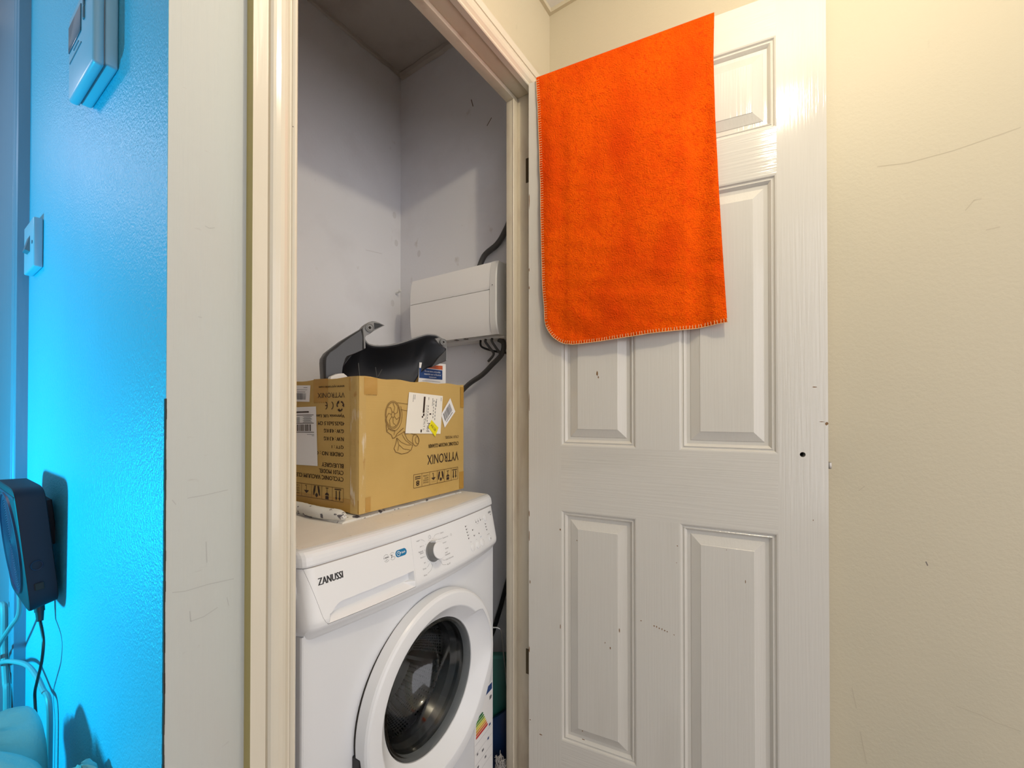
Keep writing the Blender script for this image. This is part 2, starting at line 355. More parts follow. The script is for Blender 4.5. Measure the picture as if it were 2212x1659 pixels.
scuff(lambda y, z: (XR - .0002, y, z), [[(-.1357, 1.5838), (-.1813, 1.5763), (-.2464, 1.5787), (-.3314, 1.5909)], [(-.2435, .5253), (-.2766, .5213), (-.294, .5157), (-.3248, .5121)], [(-.2611, 1.4598), (-.2733, 1.4765), (-.2822, 1.4757)], [(-.2878, 1.4167), (-.3051, 1.4184)], [(-.0897, .5034), (-.097, .4629)], [(-.1028, .4174), (-.1128, .3553)], [(-.103, .9162), (-.1127, .9268)]], .0016, M['scufflight'], WR)
scuff(lambda y, z: (XR - .0002, y, z), [[(-.2037, .7893), (-.2063, .7818)]], .0018, M['dent'], WR)
scuff(lambda x, z: (x, YF - .0046, z), [[(.3262, 1.4984), (.3268, 1.4970)]], .0020, M['dent'], bpy.data.objects['trim_1'])
scuff(lambda y, z: (XC - .0002, y, z), [[(.9517, 2.1808), (.9433, 2.1527)], [(.8816, 2.0604), (.8617, 2.0814)]], .0035, M['dent'], bpy.data.objects['wall_closet_right'])
M['stain'] = mat('grey_wall_stain', (0.68, 0.675, 0.69), 0.7)
scuff(lambda y, z: (XC - .0002, y, z), [[(1.2134, 1.6892)]], .009, M['stain'], bpy.data.objects['wall_closet_right'])
scuff(lambda x, z: (x, YC - .0002, z), [[(.9801, 1.6743), (1.0533, 1.6831)]], .0025, M['stain'], bpy.data.objects['wall_closet_back'])
scuff(lambda x, z: (x, YC - .0002, z), [[(1.1133, 1.8538)], [(1.1228, 1.7468)], [(1.105, 1.5036)]], .009, M['stain'], bpy.data.objects['wall_closet_back'])

# ------------------------------------------------------------------ the six panel door
DL = (0.9835, YF, 0.0); DANG = math.atan2(-math.cos(math.radians(8.6)), math.sin(math.radians(8.6)))
door = bpy.data.objects.new('door_1', None); COL.objects.link(door); door.location = DL; door.rotation_euler = (0, 0, DANG); struct(door)
DW = .6705; DT = .035; ZT = 1.985; ZB = .008
px = [0, .0930, .2860, .3850, .5820, DW]
zr = [(.2142, .8190), (.9900, 1.5950), (1.6970, 1.8955)]
RING = [(0, 0), (.003, .0008), (.0055, .0042), (.0080, .0046), (.0100, .0030), (.0130, .0058), (.0160, .0095), (.0235, .0098), (.0245, .0085), (.0440, .0016), (.0450, .0006)]
for (z0, z1) in zr:
    for (x0, x1) in ((px[1], px[2]), (px[3], px[4])):
        mb = MB(); rows = []
        for d, h in RING:
            rows.append([(x0 + d, h, z0 + d), (x1 - d, h, z0 + d), (x1 - d, h, z1 - d), (x0 + d, h, z1 - d)])
        mb.grid(rows, closed=True); mb.add(rows[-1], [(0, 1, 2, 3)])
        mb.build('panel', M['doorv'], door, sharp=14, recalc=False)
def plank(name, x0, x1, z0, z1, mt_, parent=door):
    mb = MB(); mb.box(x0, x1, 0, DT, z0, z1); return mb.build(name, mt_, parent)
plank('stile', 0, px[1], ZB, ZT, M['doorv'])
# lock stile with a spindle hole
hx, hz, hr, hs = .6265, .9906, .0052, .02
mb = MB(); x0, x1 = px[4], px[5]
mb.box(x0, x1, 0, DT, ZB, hz - hs); mb.box(x0, x1, 0, DT, hz + hs, ZT)
mb.box(x0, hx - hs, 0, DT, hz - hs, hz + hs); mb.box(hx + hs, x1, 0, DT, hz - hs, hz + hs)
sq = [(hx + hs * max(-1, min(1, 1.42 * math.cos(2 * math.pi * k / 24))), hz + hs * max(-1, min(1, 1.42 * math.sin(2 * math.pi * k / 24)))) for k in range(24)]
cir = [(hx + hr * math.cos(2 * math.pi * k / 24), hz + hr * math.sin(2 * math.pi * k / 24)) for k in range(24)]
mb.grid([[(x, 0, z) for x, z in sq], [(x, 0, z) for x, z in cir], [(x, DT * .8, z) for x, z in cir]], closed=True)
mb.build('stile', M['doorv'], door)
hm = MB(); hm.grid([[(hx + hr * 1.02 * math.cos(2 * math.pi * k / 16), y, hz + hr * 1.02 * math.sin(2 * math.pi * k / 16)) for k in range(16)] for y in (.003, .028)], closed=True)
hm.add([(hx + hr * math.cos(2 * math.pi * k / 16), .028, hz + hr * math.sin(2 * math.pi * k / 16)) for k in range(16)], [tuple(range(16))])
hm.build('spindle_hole', M['gap'], door)['label'] = 'small round hole where a handle was'
for z0, z1 in ((ZB, zr[0][0]), (zr[0][1], zr[1][0]), (zr[1][1], zr[2][0]), (zr[2][1], ZT)):
    plank('rail', px[1], px[4], z0, z1, M['doorh'])
for z0, z1 in zr: plank('mullion', px[2], px[3], z0, z1, M['doorv'])
mb = MB(); mb.box(px[1], px[4], DT - .012, DT, zr[0][0], zr[2][1]); mb.build('back_skin', M['doorv'], door)
for z in (1.734, .337):
    mb = MB(); mb.bbox(-.0008, .0, .003, .033, z, z + .07, .0002, 1)
    # jamb leaf, lying on the lining (local frame is turned 98.6 degrees)
    R = Matrix.Rotation(-DANG, 4, 'Z')
    def tolocal(p): return tuple(R @ (Vector(p) - Vector(DL)))
    mb.add([tolocal((LX1 - .0012, y, zz)) for y in (.6290, .6430) for zz in (z, z + .07)] + [tolocal((LX1 - .0002, y, zz)) for y in (.6290, .6430) for zz in (z, z + .07)],
           [(0, 1, 3, 2), (4, 6, 7, 5), (0, 4, 5, 1), (2, 3, 7, 6), (0, 2, 6, 4), (1, 5, 7, 3)])
    k0 = tolocal((LX1 + .001, .6215, z)); mb.tube([k0, (k0[0], k0[1], z + .07)], .0045, 10, smooth=0)
    mb.build('hinge', M['brass'], door)
mb = MB(); mb.bbox(DW, DW + .0012, .006, .028, .925, 1.025, .0003, 1); mb.bbox(DW + .001, DW + .008, .010, .022, .962, .976, .002, 2)
mb.build('latch', M['metal'], door)
ch = MB()
def chip(x, z, w_, h_, y=-.0002):
    n = 7; pts = [(x + w_ * .5 * math.cos(2 * math.pi * k / n) * random.uniform(.6, 1.1), y, z + h_ * .5 * math.sin(2 * math.pi * k / n) * random.uniform(.6, 1.1)) for k in range(n)]
    ch.add(pts, [tuple(range(n))])
for x, z, w_, h_ in ((.0905, .768, .004, .007), (.0905, .512, .003, .016), (.0035, .615, .003, .012), (.035, .210, .014, .004), (.0015, .80, .003, .02), (.0015, .74, .003, .03), (.297, .572, .005, .003), (.327, .566, .004, .004), (.333, .565, .003, .006), (.339, .563, .004, .004), (.345, .562, .003, .006), (.351, .560, .004, .004), (.357, .559, .003, .004), (.372, .555, .003, .003), (.668, 1.056, .006, .008), (.660, 1.060, .010, .0018), (.648, 1.132, .012, .0025), (.644, .855, .002, .004), (.380, .765, .003, .003), (.378, .725, .002, .002), (.0015, 1.42, .003, .01), (.0015, 1.47, .003, .012), (.004, .24, .006, .003), (.0015, .43, .003, .02), (.0020, 1.66, .003, .05), (.0015, 1.10, .002, .06)):
    chip(x, z, w_, h_)
for x, z, w_, h_ in ((.245, .537, .0025, .013), (.209, .497, .0025, .006), (.222, .487, .003, .008), (.136, .745, .0025, .004), (.150, .257, .0035, .004), (.520, .705, .0022, .008), (.483, .770, .002, .002), (.190, 1.177, .006, .014), (.193, 1.168, .003, .008), (.152, .236, .010, .003)):
    chip(x, z, w_, h_, .0003)
ch.build('paint_chips', M['chip'], door, recalc=False)['label'] = 'brown chips where the white paint has come off'

# ------------------------------------------------------------------ the blanket over the door
bl = thing('blanket', 'orange fleece blanket with pale stitched edge hung over the white door', 'blanket', DL, DANG)
UL = [(1.99, .0245), (1.905, .0297), (1.8157, .0336), (1.6891, .0389), (1.5636, .0415), (1.4385, .0455), (1.3259, .0533), (1.25, .0533)]
UR = [(1.99, .4622), (1.8864, .4600), (1.7485, .4633), (1.579, .4702), (1.4214, .4781), (1.2787, .4859), (1.25, .4872)]
ZBT = [(.0533, 1.3259), (.0570, 1.3080), (.0665, 1.2903), (.078, 1.2755), (.0949, 1.2624), (.110, 1.2560), (.1326, 1.2526), (.2049, 1.256), (.3167, 1.266), (.4187, 1.2708), (.4859, 1.2787)]
def bl_off(u, z):
    t = max(0, (1.975 - z) / .72)
    o = .0045 + .014 * t ** 1.2
    o += .0055 * NZ.noise(Vector((u * 9, z * 1.5, 2.3))) * min(1, t * 3)
    o += .0036 * NZ.noise(Vector((u * 12 - z * 9, z * 26 + u * 8, 5.1))) * min(1, t * 2.5) * (1.5 if z < 1.42 else .6)
    o += .0012 * NZ.noise(Vector((u * 60, z * 60, 9.1)))
    if .40 < u < .46: o -= .007 * math.sin((u - .40) / .06 * math.pi) * min(1, t * 3)
    if .05 < u < .12: o += .0018 * math.sin((u - .05) / .07 * 2 * math.pi) * min(1, t * 3)
    return max(.0025, o)
NS, NT = 90, 120; rows = []
svals = [i / NS for i in range(NS + 1)]; svals = sorted(set(svals + [.004, .008, .013, .02, .027, .04, .05, .06]))
def bl_pt(sv, t):
    ub = .0533 + (.4859 - .0533) * sv; zb = interp(ZBT, ub); z = 1.986 + (zb - 1.986) * t
    u = interp(UL, z) + (interp(UR, z) - interp(UL, z)) * sv
    return u, z
for t in range(NT + 1):
    rw = []
    for sv in svals:
        u, z = bl_pt(sv, t / NT); rw.append((u, -bl_off(u, z), z))
    rows.append(rw)
top = []
for (yy, zz) in ((.0425, 1.62), (.0420, 1.75), (.0415, 1.88), (.0405, 1.96), (.039, 1.9895), (.034, 1.9915), (.018, 1.9918), (.002, 1.9915), (-.003, 1.9900)):
    top.append([(interp(UL, 1.985) + (interp(UR, 1.985) - interp(UL, 1.985)) * sv, yy + (.0015 * NZ.noise(Vector((sv * 6, zz * 4, 1))) if zz < 1.97 else 0), zz) for sv in svals])
mb = MB(); mb.grid(top + rows)
fo = mb.build('fleece', M['fleece'], bl, sharp=180)
sd = fo.modifiers.new('thick', 'SOLIDIFY'); sd.thickness = .0032; sd.offset = 0
st = MB()
def stitch(u, z, du, dz):
    L = math.hypot(du, dz); du, dz = du / L, dz / L; wv = .0007
    y0 = -bl_off(u, z) - .0026; y1 = -bl_off(u + du * .0085, z + dz * .0085) - .0026
    a = (u - du * .001, z - dz * .001); b_ = (u + du * .0085, z + dz * .0085)
    st.add([(a[0] - dz * wv, y0, a[1] + du * wv), (a[0] + dz * wv, y0, a[1] - du * wv), (b_[0] + dz * wv, y1, b_[1] - du * wv), (b_[0] - dz * wv, y1, b_[1] + du * wv)], [(0, 1, 2, 3)])
edge = [bl_pt(0, t / 200) for t in range(201)] + [bl_pt(sv / 400, 1) for sv in range(1, 401)]
acc = 0
for i in range(1, len(edge)):
    seg = math.hypot(edge[i][0] - edge[i - 1][0], edge[i][1] - edge[i - 1][1]); acc += seg
    if acc > .0060:
        acc = 0; j0 = max(0, i - 3); j1 = min(len(edge) - 1, i + 3); tx, tz = edge[j1][0] - edge[j0][0], edge[j1][1] - edge[j0][1]
        stitch(edge[i][0], edge[i][1], -tz + random.uniform(-.15, .15) * abs(tz + tx), tx)
# running thread along the edge
ep = edge[::4]
st.tube([(u, -bl_off(u, z) - .0012, z) for u, z in ep], .0009, 5, smooth=0)
so = st.build('edge_stitching', M['stitch'], bl, recalc=False); so['label'] = 'pale blanket stitch along the edge'; so['kind'] = 'stuff'

# ------------------------------------------------------------------ washing machine (local: x along the front, y into the closet)
WM = thing('washing_machine', 'white front loading washing machine in the closet under the cardboard box', 'washing machine', (.38695, .68776, 0), math.radians(3.2))
WW = .58; DP = .545
def bow(u): return 1 - (2 * min(max(u, 0), WW) / WW - 1) ** 2
def prot(v): return interp([(.695, 0.0), (.6985, .004), (.706, .0085), (.7135, .0150), (.7185, .0172), (.724, .0180), (.728, .0180), (.816, 0)], v)
def fb(v): return .02 + .01 * min(max((.816 - v) / .12, 0), 1)
def endround(u, r=.022):
    d = min(u, WW - u)
    return 0 if d >= r else r - math.sqrt(max(r * r - (r - max(d, 0)) ** 2, 0))
def FS(u, v, off=0.0): return (u, -fb(v) * bow(u) - prot(v) + endround(u) - off, v)
def BS(u, v, off=0.0): return (u, -.012 * bow(u) - off, v)
DC, DZ = .307, .460   # porthole centre
# cabinet with a round opening in the front
mb = MB(); RH = .170; N = 48
us = [.004 + (WW - .008) * k / 24 for k in range(25)]
zl = [.06 + .635 * k / 20 for k in range(21)]
bm_f = []
# front panel: square ring around the opening, then outer strips
RS = .215
cir = [(DC + RH * math.cos(2 * math.pi * k / N), DZ + RH * math.sin(2 * math.pi * k / N)) for k in range(N)]
sqr = []
for k in range(N):
    a = 2 * math.pi * k / N; c, s_ = math.cos(a), math.sin(a); q = RS / max(abs(c), abs(s_)); sqr.append((DC + c * q, DZ + s_ * q))
mb.grid([[BS(x, z) for x, z in sqr], [BS(x, z) for x, z in cir], [(x, .03, z) for x, z in cir]], closed=True)
def strip(u0, u1, v0, v1, n=14): mb.grid([[BS(u0 + (u1 - u0) * k / n, v) for k in range(n + 1)] for v in (v0, v1)])
strip(.004, DC - RS, .06, .705); strip(DC + RS, WW - .004, .06, .705)
strip(DC - RS, DC + RS, .06, DZ - RS); strip(DC - RS, DC + RS, DZ + RS, .705)
# rounded front edges, sides, back, top, plinth
for s_ in (0, 1):
    e = [(.004, -.0002), (.0018, .0008), (.0005, .0028), (0, .006), (0, DP)]
    e = [(x if not s_ else WW - x, y) for x, y in e]
    mb.grid([[(x, y, .06) for x, y in e], [(x, y, .703) for x, y in e]]); mb.quad((e[-1][0], .035, .703), (e[-1][0], DP, .703), (e[-1][0], DP, .826), (e[-1][0], .035, .826))
mb.quad((0, DP, .06), (WW, DP, .06), (WW, DP, .826), (0, DP, .826)); mb.quad((0, .03, .815), (WW, .03, .815), (WW, DP, .815), (0, DP, .815))
mb.box(.01, WW - .01, .02, DP, .02, .062)
for fx in (.05, WW - .05):
    for fy in (.06, DP - .06): mb.tube([(fx, fy, 0), (fx, fy, .03)], .02, 12, smooth=0)
mb.build('cabinet', M['white'], WM, recalc=False)
# lid
mb = MB(); prf = [(DP, .8175), (DP, .840), (DP - .006, .845), (.30, .845), (.12, .845), (.06, .845), (.030, .845), (.0215, .8448), (.0150, .8438), (.0095, .8415), (.0055, .8378), (.0028, .8330), (.0012, .8270), (.0004, .8200), (.0010, .8172), (.0060, .8165), (.0300, .8165), (.30, .8165)]
cols = [(-.002, .832), (-.0015, .8375), (.001, .8415), (.004, .8438), (.009, .8450)] + [(.02 + (WW - .04) * k / 30, .85) for k in range(31)] + [(WW - .009, .8450), (WW - .004, .8438), (WW - .001, .8415), (WW + .0015, .8375), (WW + .002, .832)]
rows = []
for u, cap in cols:
    rows.append([(u, y - (.02 * bow(u) if y < .1 else 0) + (endround(max(u, 0), .014) if y < .1 else 0), min(z, cap)) for y, z in prf])
n = len(prf)
for i in range(len(rows) - 1):
    for k in range(n - 1):
        mi = 1 if (1 <= k <= 6 and 3 < i < len(rows) - 5) else 0
        mb.add([rows[i][k], rows[i][k + 1], rows[i + 1][k + 1], rows[i + 1][k]], [(0, 1, 2, 3)], mi)
mb.add(rows[0], [tuple(range(n))]); mb.add(rows[-1], [tuple(range(n))])
lo_ = mb.build('lid', [M['white'], M['dusty']], WM, sharp=40); lo_['label'] = 'dusty white top'
mb = MB(); uu = [.006 + (WW - .012) * k / 40 for k in range(41)]
mb.grid([[(u, -fb(.816) * bow(u) + endround(u) + .0016, .8185) for u in uu], [(u, -fb(.816) * bow(u) + endround(u) + .0016, .8125) for u in uu]]); mb.build('seam', M['seamlight'], WM)
# fascia, with the drawer bay pushed in
def dl(v): return interp([(.695, .0345), (.7198, .0330), (.7235, .0292), (.7300, .0260), (.7339, .0246), (.8165, .0055)], v)
def dr(v): return .2232 + (.2328 - .2232) * (v - .7184) / (.8134 - .7184)
vl = [.695, .6965, .6985, .702, .706, .710, .7135, .716, .7185, .7195, .721, .724, .728] + [.728 + (.8155 - .728) * k / 18 for k in range(1, 19)]
mb = MB(); rows = []
for v in vl:
    row = []; a, b_ = dl(v), dr(v); ing = v > .7192
    back = prot(v)
    for q in ((-.0015, .06), (-.0018, .030), (-.0012, .020)): row.append((q[0], q[1] - back * .6, v))
    for k in range(9): row.append(FS(a * k / 8, v))
    for k in range(1, 24): row.append(FS(a + (b_ - a) * k / 24, v, -.030 if ing else 0))
    for k in range(45): row.append(FS(b_ + (WW - b_) * k / 44, v))
    for q in ((.0012, .020), (.0018, .030), (.0015, .06)): row.append((WW + q[0], q[1] - back * .6, v))
    rows.append(row)
mb.grid(rows); mb.grid([rows[0], [(p[0], .05, .695) for p in rows[0]]])
mb.build('control_panel', M['whitep'], WM, recalc=False, sharp=24)
# detergent drawer with a grip recess
def rec(u, v):
    vt = .7480 + .0022 * (u - .05) / .17
    ul = .0382 + (.0514 - .0382) * max(0, (v - .735)) / .0115 if v > .735 else .0360 + .0022 * max(0, v - .7198) / .0152
    ur = .2212 + .0012 * (v - .72) / .03
    if u < .0514 + .012 and v > .735: vt -= max(0, (.0634 - u) / .012) ** 2 * .004
    if v >= vt or u <= ul or u >= ur: return 0
    led = .7310 + .0006 * (u - .04) / .16
    d = .0150
    if v < led: d = .0150 * max(0, (v - .7198)) / (led - .7198)
    d = min(d, (u - ul) * 2.6 if v < led else (u - ul) * 5.0, (ur - u) * (.75 if v < led else 6.0))
    return d
mb = MB(); rows = []; vv = [.7196 + (.7525 - .7196) * k / 66 for k in range(67)] + [.7525 + (.8152 - .7525) * k / 10 for k in range(1, 11)]
for v in vv:
    a, b_ = dl(v) + .0005, dr(v) - .0005
    rows.append([(lambda u: FS(u, v, -rec(u, v)))(a + (b_ - a) * k / 150) for k in range(151)])
mb.grid(rows)
bd = [r[0] for r in rows] + rows[-1][1:] + [r[-1] for r in reversed(rows[:-1])] + list(reversed(rows[0][1:-1]))
mb.grid([bd, [(p[0], p[1] + .012, p[2]) for p in bd]], closed=True)
dw = mb.build('detergent_drawer', M['whitep'], WM, recalc=False, sharp=35); dw['label'] = 'drawer front with a long grip recess'
ln = MB()
ln.tube([FS(dl(v), v, -.0012) for v in vl[9:]] + [FS(dl(.8152), .8152, -.0012)], .0007, 4, smooth=0)
ln.build('drawer_gap', M['seam'], WM)
# dial
KC, KV = .2885, .7715
nx = (FS(KC + .01, KV)[1] - FS(KC - .01, KV)[1]) / .02; nv = (FS(KC, KV + .01)[1] - FS(KC, KV - .01)[1]) / .02
kn = Vector((nx, -1, nv)).normalized(); ku = Vector((1, nx, 0)).normalized(); kv = ku.cross(kn) * -1; kv.normalize(); kv = kv if kv.z > 0 else -kv
kc = Vector(FS(KC, KV))
def lathe(mb, prof, c, n_, u_, v_, N=40, mi=0, cap=True):
    rows = [[c + n_ * h + (u_ * math.cos(2 * math.pi * k / N) + v_ * math.sin(2 * math.pi * k / N)) * r for k in range(N)] for r, h in prof]
    mb.grid(rows, mi, closed=True)
    if cap: mb.add(rows[-1], [tuple(range(N))], mi)
mb = MB(); lathe(mb, [(.0225, 0), (.0225, .0012), (.0205, .0022), (.0190, .0150), (.0178, .0185)], kc, kn, ku, kv)
dial = mb.build('dial', M['greydial'], WM)
mb = MB(); lathe(mb, [(.0182, .0178), (.0184, .0192), (.0176, .0202), (.010, .0206), (.001, .0207)], kc, kn, ku, kv); mb.build('dial_face', M['whitep'], dial)
mb = MB()
c0 = kc + kv * .0185
for a, b_ in ((-.0042, .0042),):
    mb.add([c0 + ku * x + kv * y + kn * z for x in (-.0045, .0055) for y in (-.001, .0035) for z in (.001, .0175)], [(0, 1, 3, 2), (4, 6, 7, 5), (0, 4, 5, 1), (2, 3, 7, 6), (0, 2, 6, 4), (1, 5, 7, 3)])
mb.build('dial_pointer', M['whitep'], dial)
def fframe(u, v):
    nx = (FS(u + .01, v)[1] - FS(u - .01, v)[1]) / .02; nv = (FS(u, v + .005)[1] - FS(u, v - .005)[1]) / .01
    n_ = Vector((nx, -1, nv)).normalized(); u_ = Vector((1, nx, 0)).normalized(); return Vector(FS(u, v)), n_, u_, n_.cross(u_) * -1
for (u, v, r) in ((.4325, .7405, .0098), (.4590, .7390, .0098), (.4812, .7385, .0098), (.5262, .7372, .0084), (.5192, .7916, .0086)):
    c, n_, u_, v_ = fframe(u, v); mb = MB()
    lathe(mb, [(r * 1.10, -.0005), (r * 1.10, .0001), (r * 1.02, .00015), (r * 1.0, -.0008), (r * .93, -.0008), (r * .93, .0012), (r * .85, .0016), (r * .4, .0020), (.0004, .0021)], c, n_, u_, v_, 28)
    mb.build('button', M['whitep'], WM)
# printed panel markings
M['faint'] = mat('faint_print', (.5, .5, .5), .5)
PMATS = [M['ink'], M['greyink'], M['bluepill'], M['whiteink'], M['faint']]
ink = MB()
F0 = lambda x, y: FS(x, y, .00025)
F1 = lambda x, y: FS(x, y, .00045)
put_text(ink, 'ZANUSSI', F0, .0240, .7845, .0445, .0118, 0, slant=.06, bold=.0006)
ink.build('brand_lettering', PMATS, WM, recalc=False)['label'] = 'bold black lettering'; ink = MB()
def ring2(mb, fn, cx, cy, r, w_, mi=0, a0=0, a1=360): line2(mb, fn, arc(cx, cy, r, r, a0, a1), w_, mi)
ring2(ink, F0, .1629, .7918, .0066, .0005, 1, 35, 145); ring2(ink, F0, .1629, .7918, .0066, .0005, 1, 215, 325)
put_text(ink, '1400', F0, .1570, .7913, .0118, .0030, 1, bold=.0002); put_text(ink, 'rpm', F0, .1600, .7872, .0055, .0022, 1)
ring2(ink, F0, .1780, .7916, .0066, .0005, 1, 40, 150); ring2(ink, F0, .1780, .7916, .0066, .0005, 1, 210, 340)
put_text(ink, '7', F0, .1742, .7885, .0036, .0062, 0, bold=.0003); put_text(ink, 'Kg', F0, .1785, .7885, .0044, .0030, 1)
ink.build('rating_print', PMATS, WM, recalc=False); ink = MB()
pill = arc(.1925, .7925, .0068, .0068, 90, 270, 12)[:-1] + arc(.2080, .7925, .0068, .0068, -90, 90, 12)[:-1]
poly2(ink, F0, pill, 2)
ring2(ink, F1, .1935, .7925, .0042, .0009, 3); line2(ink, F1, [(.1935, .7955), (.1935, .7925), (.1955, .7925)], .0008, 3); line2(ink, F1, [(.1978, .7945), (.1995, .7925), (.1978, .7910)], .0008, 3)
put_text(ink, 'Quick', F1, .2010, .7902, .0100, .0042, 3, bold=.0002)
ink.build('blue_badge', PMATS, WM, recalc=False)['label'] = 'blue rounded badge with white print'; ink = MB()
ring2(ink, F0, .2866, .8020, .0036, .0005, 1); line2(ink, F0, [(.2866, .8035), (.2866, .8005)], .0005, 1)
tx = [('Cotton', .3215, .8015), ('Cotton eco', .3265, .7895), ('Synthetics', .3235, .7790), ('Delicates', .3235, .7660), ('wool/', .3235, .7580), ('Handwash', .3235, .7532), ('Dark Garments', .3235, .7435), ('Mix 20°', .3235, .7330)]
for s_, u, v in tx: put_text(ink, s_, F0, u, v - .0014, None, .0030, 1)
for s_, ur_, v in [("30@30°", .2560, .8025), ('Jeans', .2590, .7900), ('Refresh', .2590, .7803), ('20min', .2590, .7768), ('Easy Iron', .2600, .7682), ('Spin', .2600, .7562), ('Drain', .2580, .7455), ('Rinse', .2570, .7330)]:
    w_ = .0030 * text2d(s_)[2]; put_text(ink, s_, F0, ur_ - w_, v - .0015, w_, .0030, 1)
def lead(pts): line2(ink, F0, pts, .0004, 1)
lead([(.2995, .7975), (.3020, .8010), (.3070, .8025), (.3190, .8022)]); lead([(.3100, .7905), (.3240, .7895)]); lead([(.2580, .8030), (.2640, .8015), (.2690, .7975)])
lead([(.2610, .7900), (.2640, .7895)]); lead([(.3120, .7470), (.3160, .7445), (.3220, .7437)]); lead([(.3040, .7470), (.3090, .7370), (.3210, .7335)])
lead([(.2610, .7460), (.2660, .7480), (.2700, .7515)]); lead([(.2590, .7340), (.2700, .7370), (.2760, .7420), (.2790, .7470)])
rect2(ink, F0, .3520, .7878, .3521, .7908, 1); line2(ink, F0, [(.3560, .7880), (.3600, .7880), (.3600, .7912), (.3560, .7912), (.3560, .7880)], .0004, 1)
for k in range(13):
    a = math.radians(75 - k * 27.5); q = (KC + .0262 * math.cos(a), KV + .0262 * math.sin(a)); poly2(ink, F0, arc(q[0], q[1], .0006, .0006, 0, 360, 8)[:-1], 1)
ink.build('programme_print', PMATS, WM, recalc=False)['label'] = 'grey wash programme names around the dial'; ink = MB()
for k in range(5):
    put_text(ink, ['90°', '60°', '40°', '30°', '*'][k], F0, .4228 + .0008 * k, .7925 - .0073 * k, None, .0022, 1)
for k, u in enumerate((.4685, .4800, .4915)): put_text(ink, '%dh' % (3 * (k + 1)), F0, u - .0015, .7965, None, .0022, 1)
put_text(ink, 'Delay Start', F0, .4720, .7868, None, .0022, 1); line2(ink, F0, [(.4965, .7930), (.5085, .7920)], .0004, 1)
put_text(ink, 'Temp', F0, .4260, .7530, None, .0022, 1); put_text(ink, 'Spin', F0, .4545, .7520, None, .0022, 1); put_text(ink, 'Quick', F0, .4755, .7525, None, .0026, 2)
put_text(ink, 'Start/Pause', F0, .5130, .7487, None, .0022, 1); rect2(ink, (lambda x, y: FS(x, y, .0027)), .5248, .7350, .5266, .7395, 0)
put_text(ink, 'L8050', F0, .5395, .7985, .0150, .0052, 1, bold=.0002); rect2(ink, F0, .5480, .7925, .5550, .7955, 4)
for (u, v) in ((.4494, .7782), (.4516, .7640), (.5160, .7772), (.5168, .7697), (.5177, .7622)): line2(ink, F0, [(u, v - .001), (u + .003, v - .001), (u + .003, v + .001), (u, v + .001), (u, v - .001)], .0003, 1)
ink.build('indicator_print', PMATS, WM, recalc=False)
for (u, v) in [(.4198 + .0008 * k, .7934 - .0073 * k) for k in range(5)] + [(.4464, .7784), (.4486, .7642), (.4730, .7636)] + [(.4693, .7926), (.4808, .7926), (.4925, .7928)] + [(.5131, .7774), (.5140, .7699), (.5148, .7624)]:
    led = MB(); c, n_, u_, v_ = fframe(u, v); lathe(led, [(.0013, 0), (.0012, .0005)], c, n_, u_, v_ * 1.5, 10); led.build('indicator_light', M['ink'], WM)
# porthole door
N = 96
def ringrow(r, y, fn=None):
    out = []
    for k in range(N):
        a = 2 * math.pi * k / N; rr = fn(r, a) if fn else r; out.append((DC + rr * math.cos(a), y, DZ + rr * math.sin(a)))
    return out
def grip(a):
    d = math.degrees(a); d = d - 360 if d > 180 else d
    if -24 < d < 44: return min(1, (d + 24) / 24, (44 - d) / 5)
    return 0
mb = MB(); rows = []
for r, y, g in [(.196, -.0122, 0), (.2085, -.0127, 0), (.2105, -.0155, 0), (.2105, -.032, 0), (.2098, -.0385, 0), (.2070, -.0425, 0), (.2045, -.0440, 0), (.2030, -.0450, 0), (.1930, -.0462, .004), (.1830, -.0466, .012), (.1762, -.0462, .018), (.1738, -.0450, .020), (.1715, -.0425, .020), (.1640, -.0350, .020), (.1560, -.0275, .016), (.1475, -.0200, .008), (.1440, -.0175, 0), (.1425, -.0120, 0), (.1425, .005, 0)]:
    rows.append(ringrow(r, y, lambda r_, a, g=g: r_ + g * grip(a)))
mb.grid(rows, closed=True)
pd = mb.build('porthole_door', M['whitep'], WM, recalc=False, sharp=20); pd['label'] = 'round white door ring with a finger grip'
mb = MB(); mb.grid([ringrow(.196, -.0120), ringrow(.2074, -.0120), ringrow(.2074, -.002)], closed=True); mb.build('door_gap', M['gap'], WM, recalc=False)
for a in (188, 204):
    mb = MB(); ar = math.radians(a); mb.bbox(DC + .2095 * math.cos(ar) - .0035, DC + .2095 * math.cos(ar) + .0035, -.028, -.006, DZ + .2095 * math.sin(ar) - .013, DZ + .2095 * math.sin(ar) + .013, .002, 1)
    mb.build('door_hinge', M['black'], WM)
mb = MB(); gp_ = [(.1422, -.016), (.1405, -.0165), (.1385, -.012), (.1365, .008), (.1335, .012), (.1290, .036), (.1255, .040), (.1180, .062), (.1060, .080), (.0860, .098), (.0600, .108), (.0300, .114), (.002, .115)]
outer = [ringrow(r, y) for r, y in gp_]; inner = [ringrow(max(r - .004, .001), y - .004) for r, y in gp_[2:]]
mb.grid(outer, closed=True); mb.add(outer[-1], [tuple(range(N))]); mb.grid([outer[0]] + inner, closed=True); mb.add(inner[-1], [tuple(range(N))])
gl = mb.build('glass_bowl', M['glass'], WM); gl['label'] = 'clear bowl shaped door glass'
mb = MB(); mb.grid([ringrow(.171, .004), ringrow(.160, .010), ringrow(.154, .022), ringrow(.162, .036), ringrow(.152, .052), ringrow(.158, .070), ringrow(.168, .085)], closed=True); mb.build('door_gasket', M['rubber'], WM)
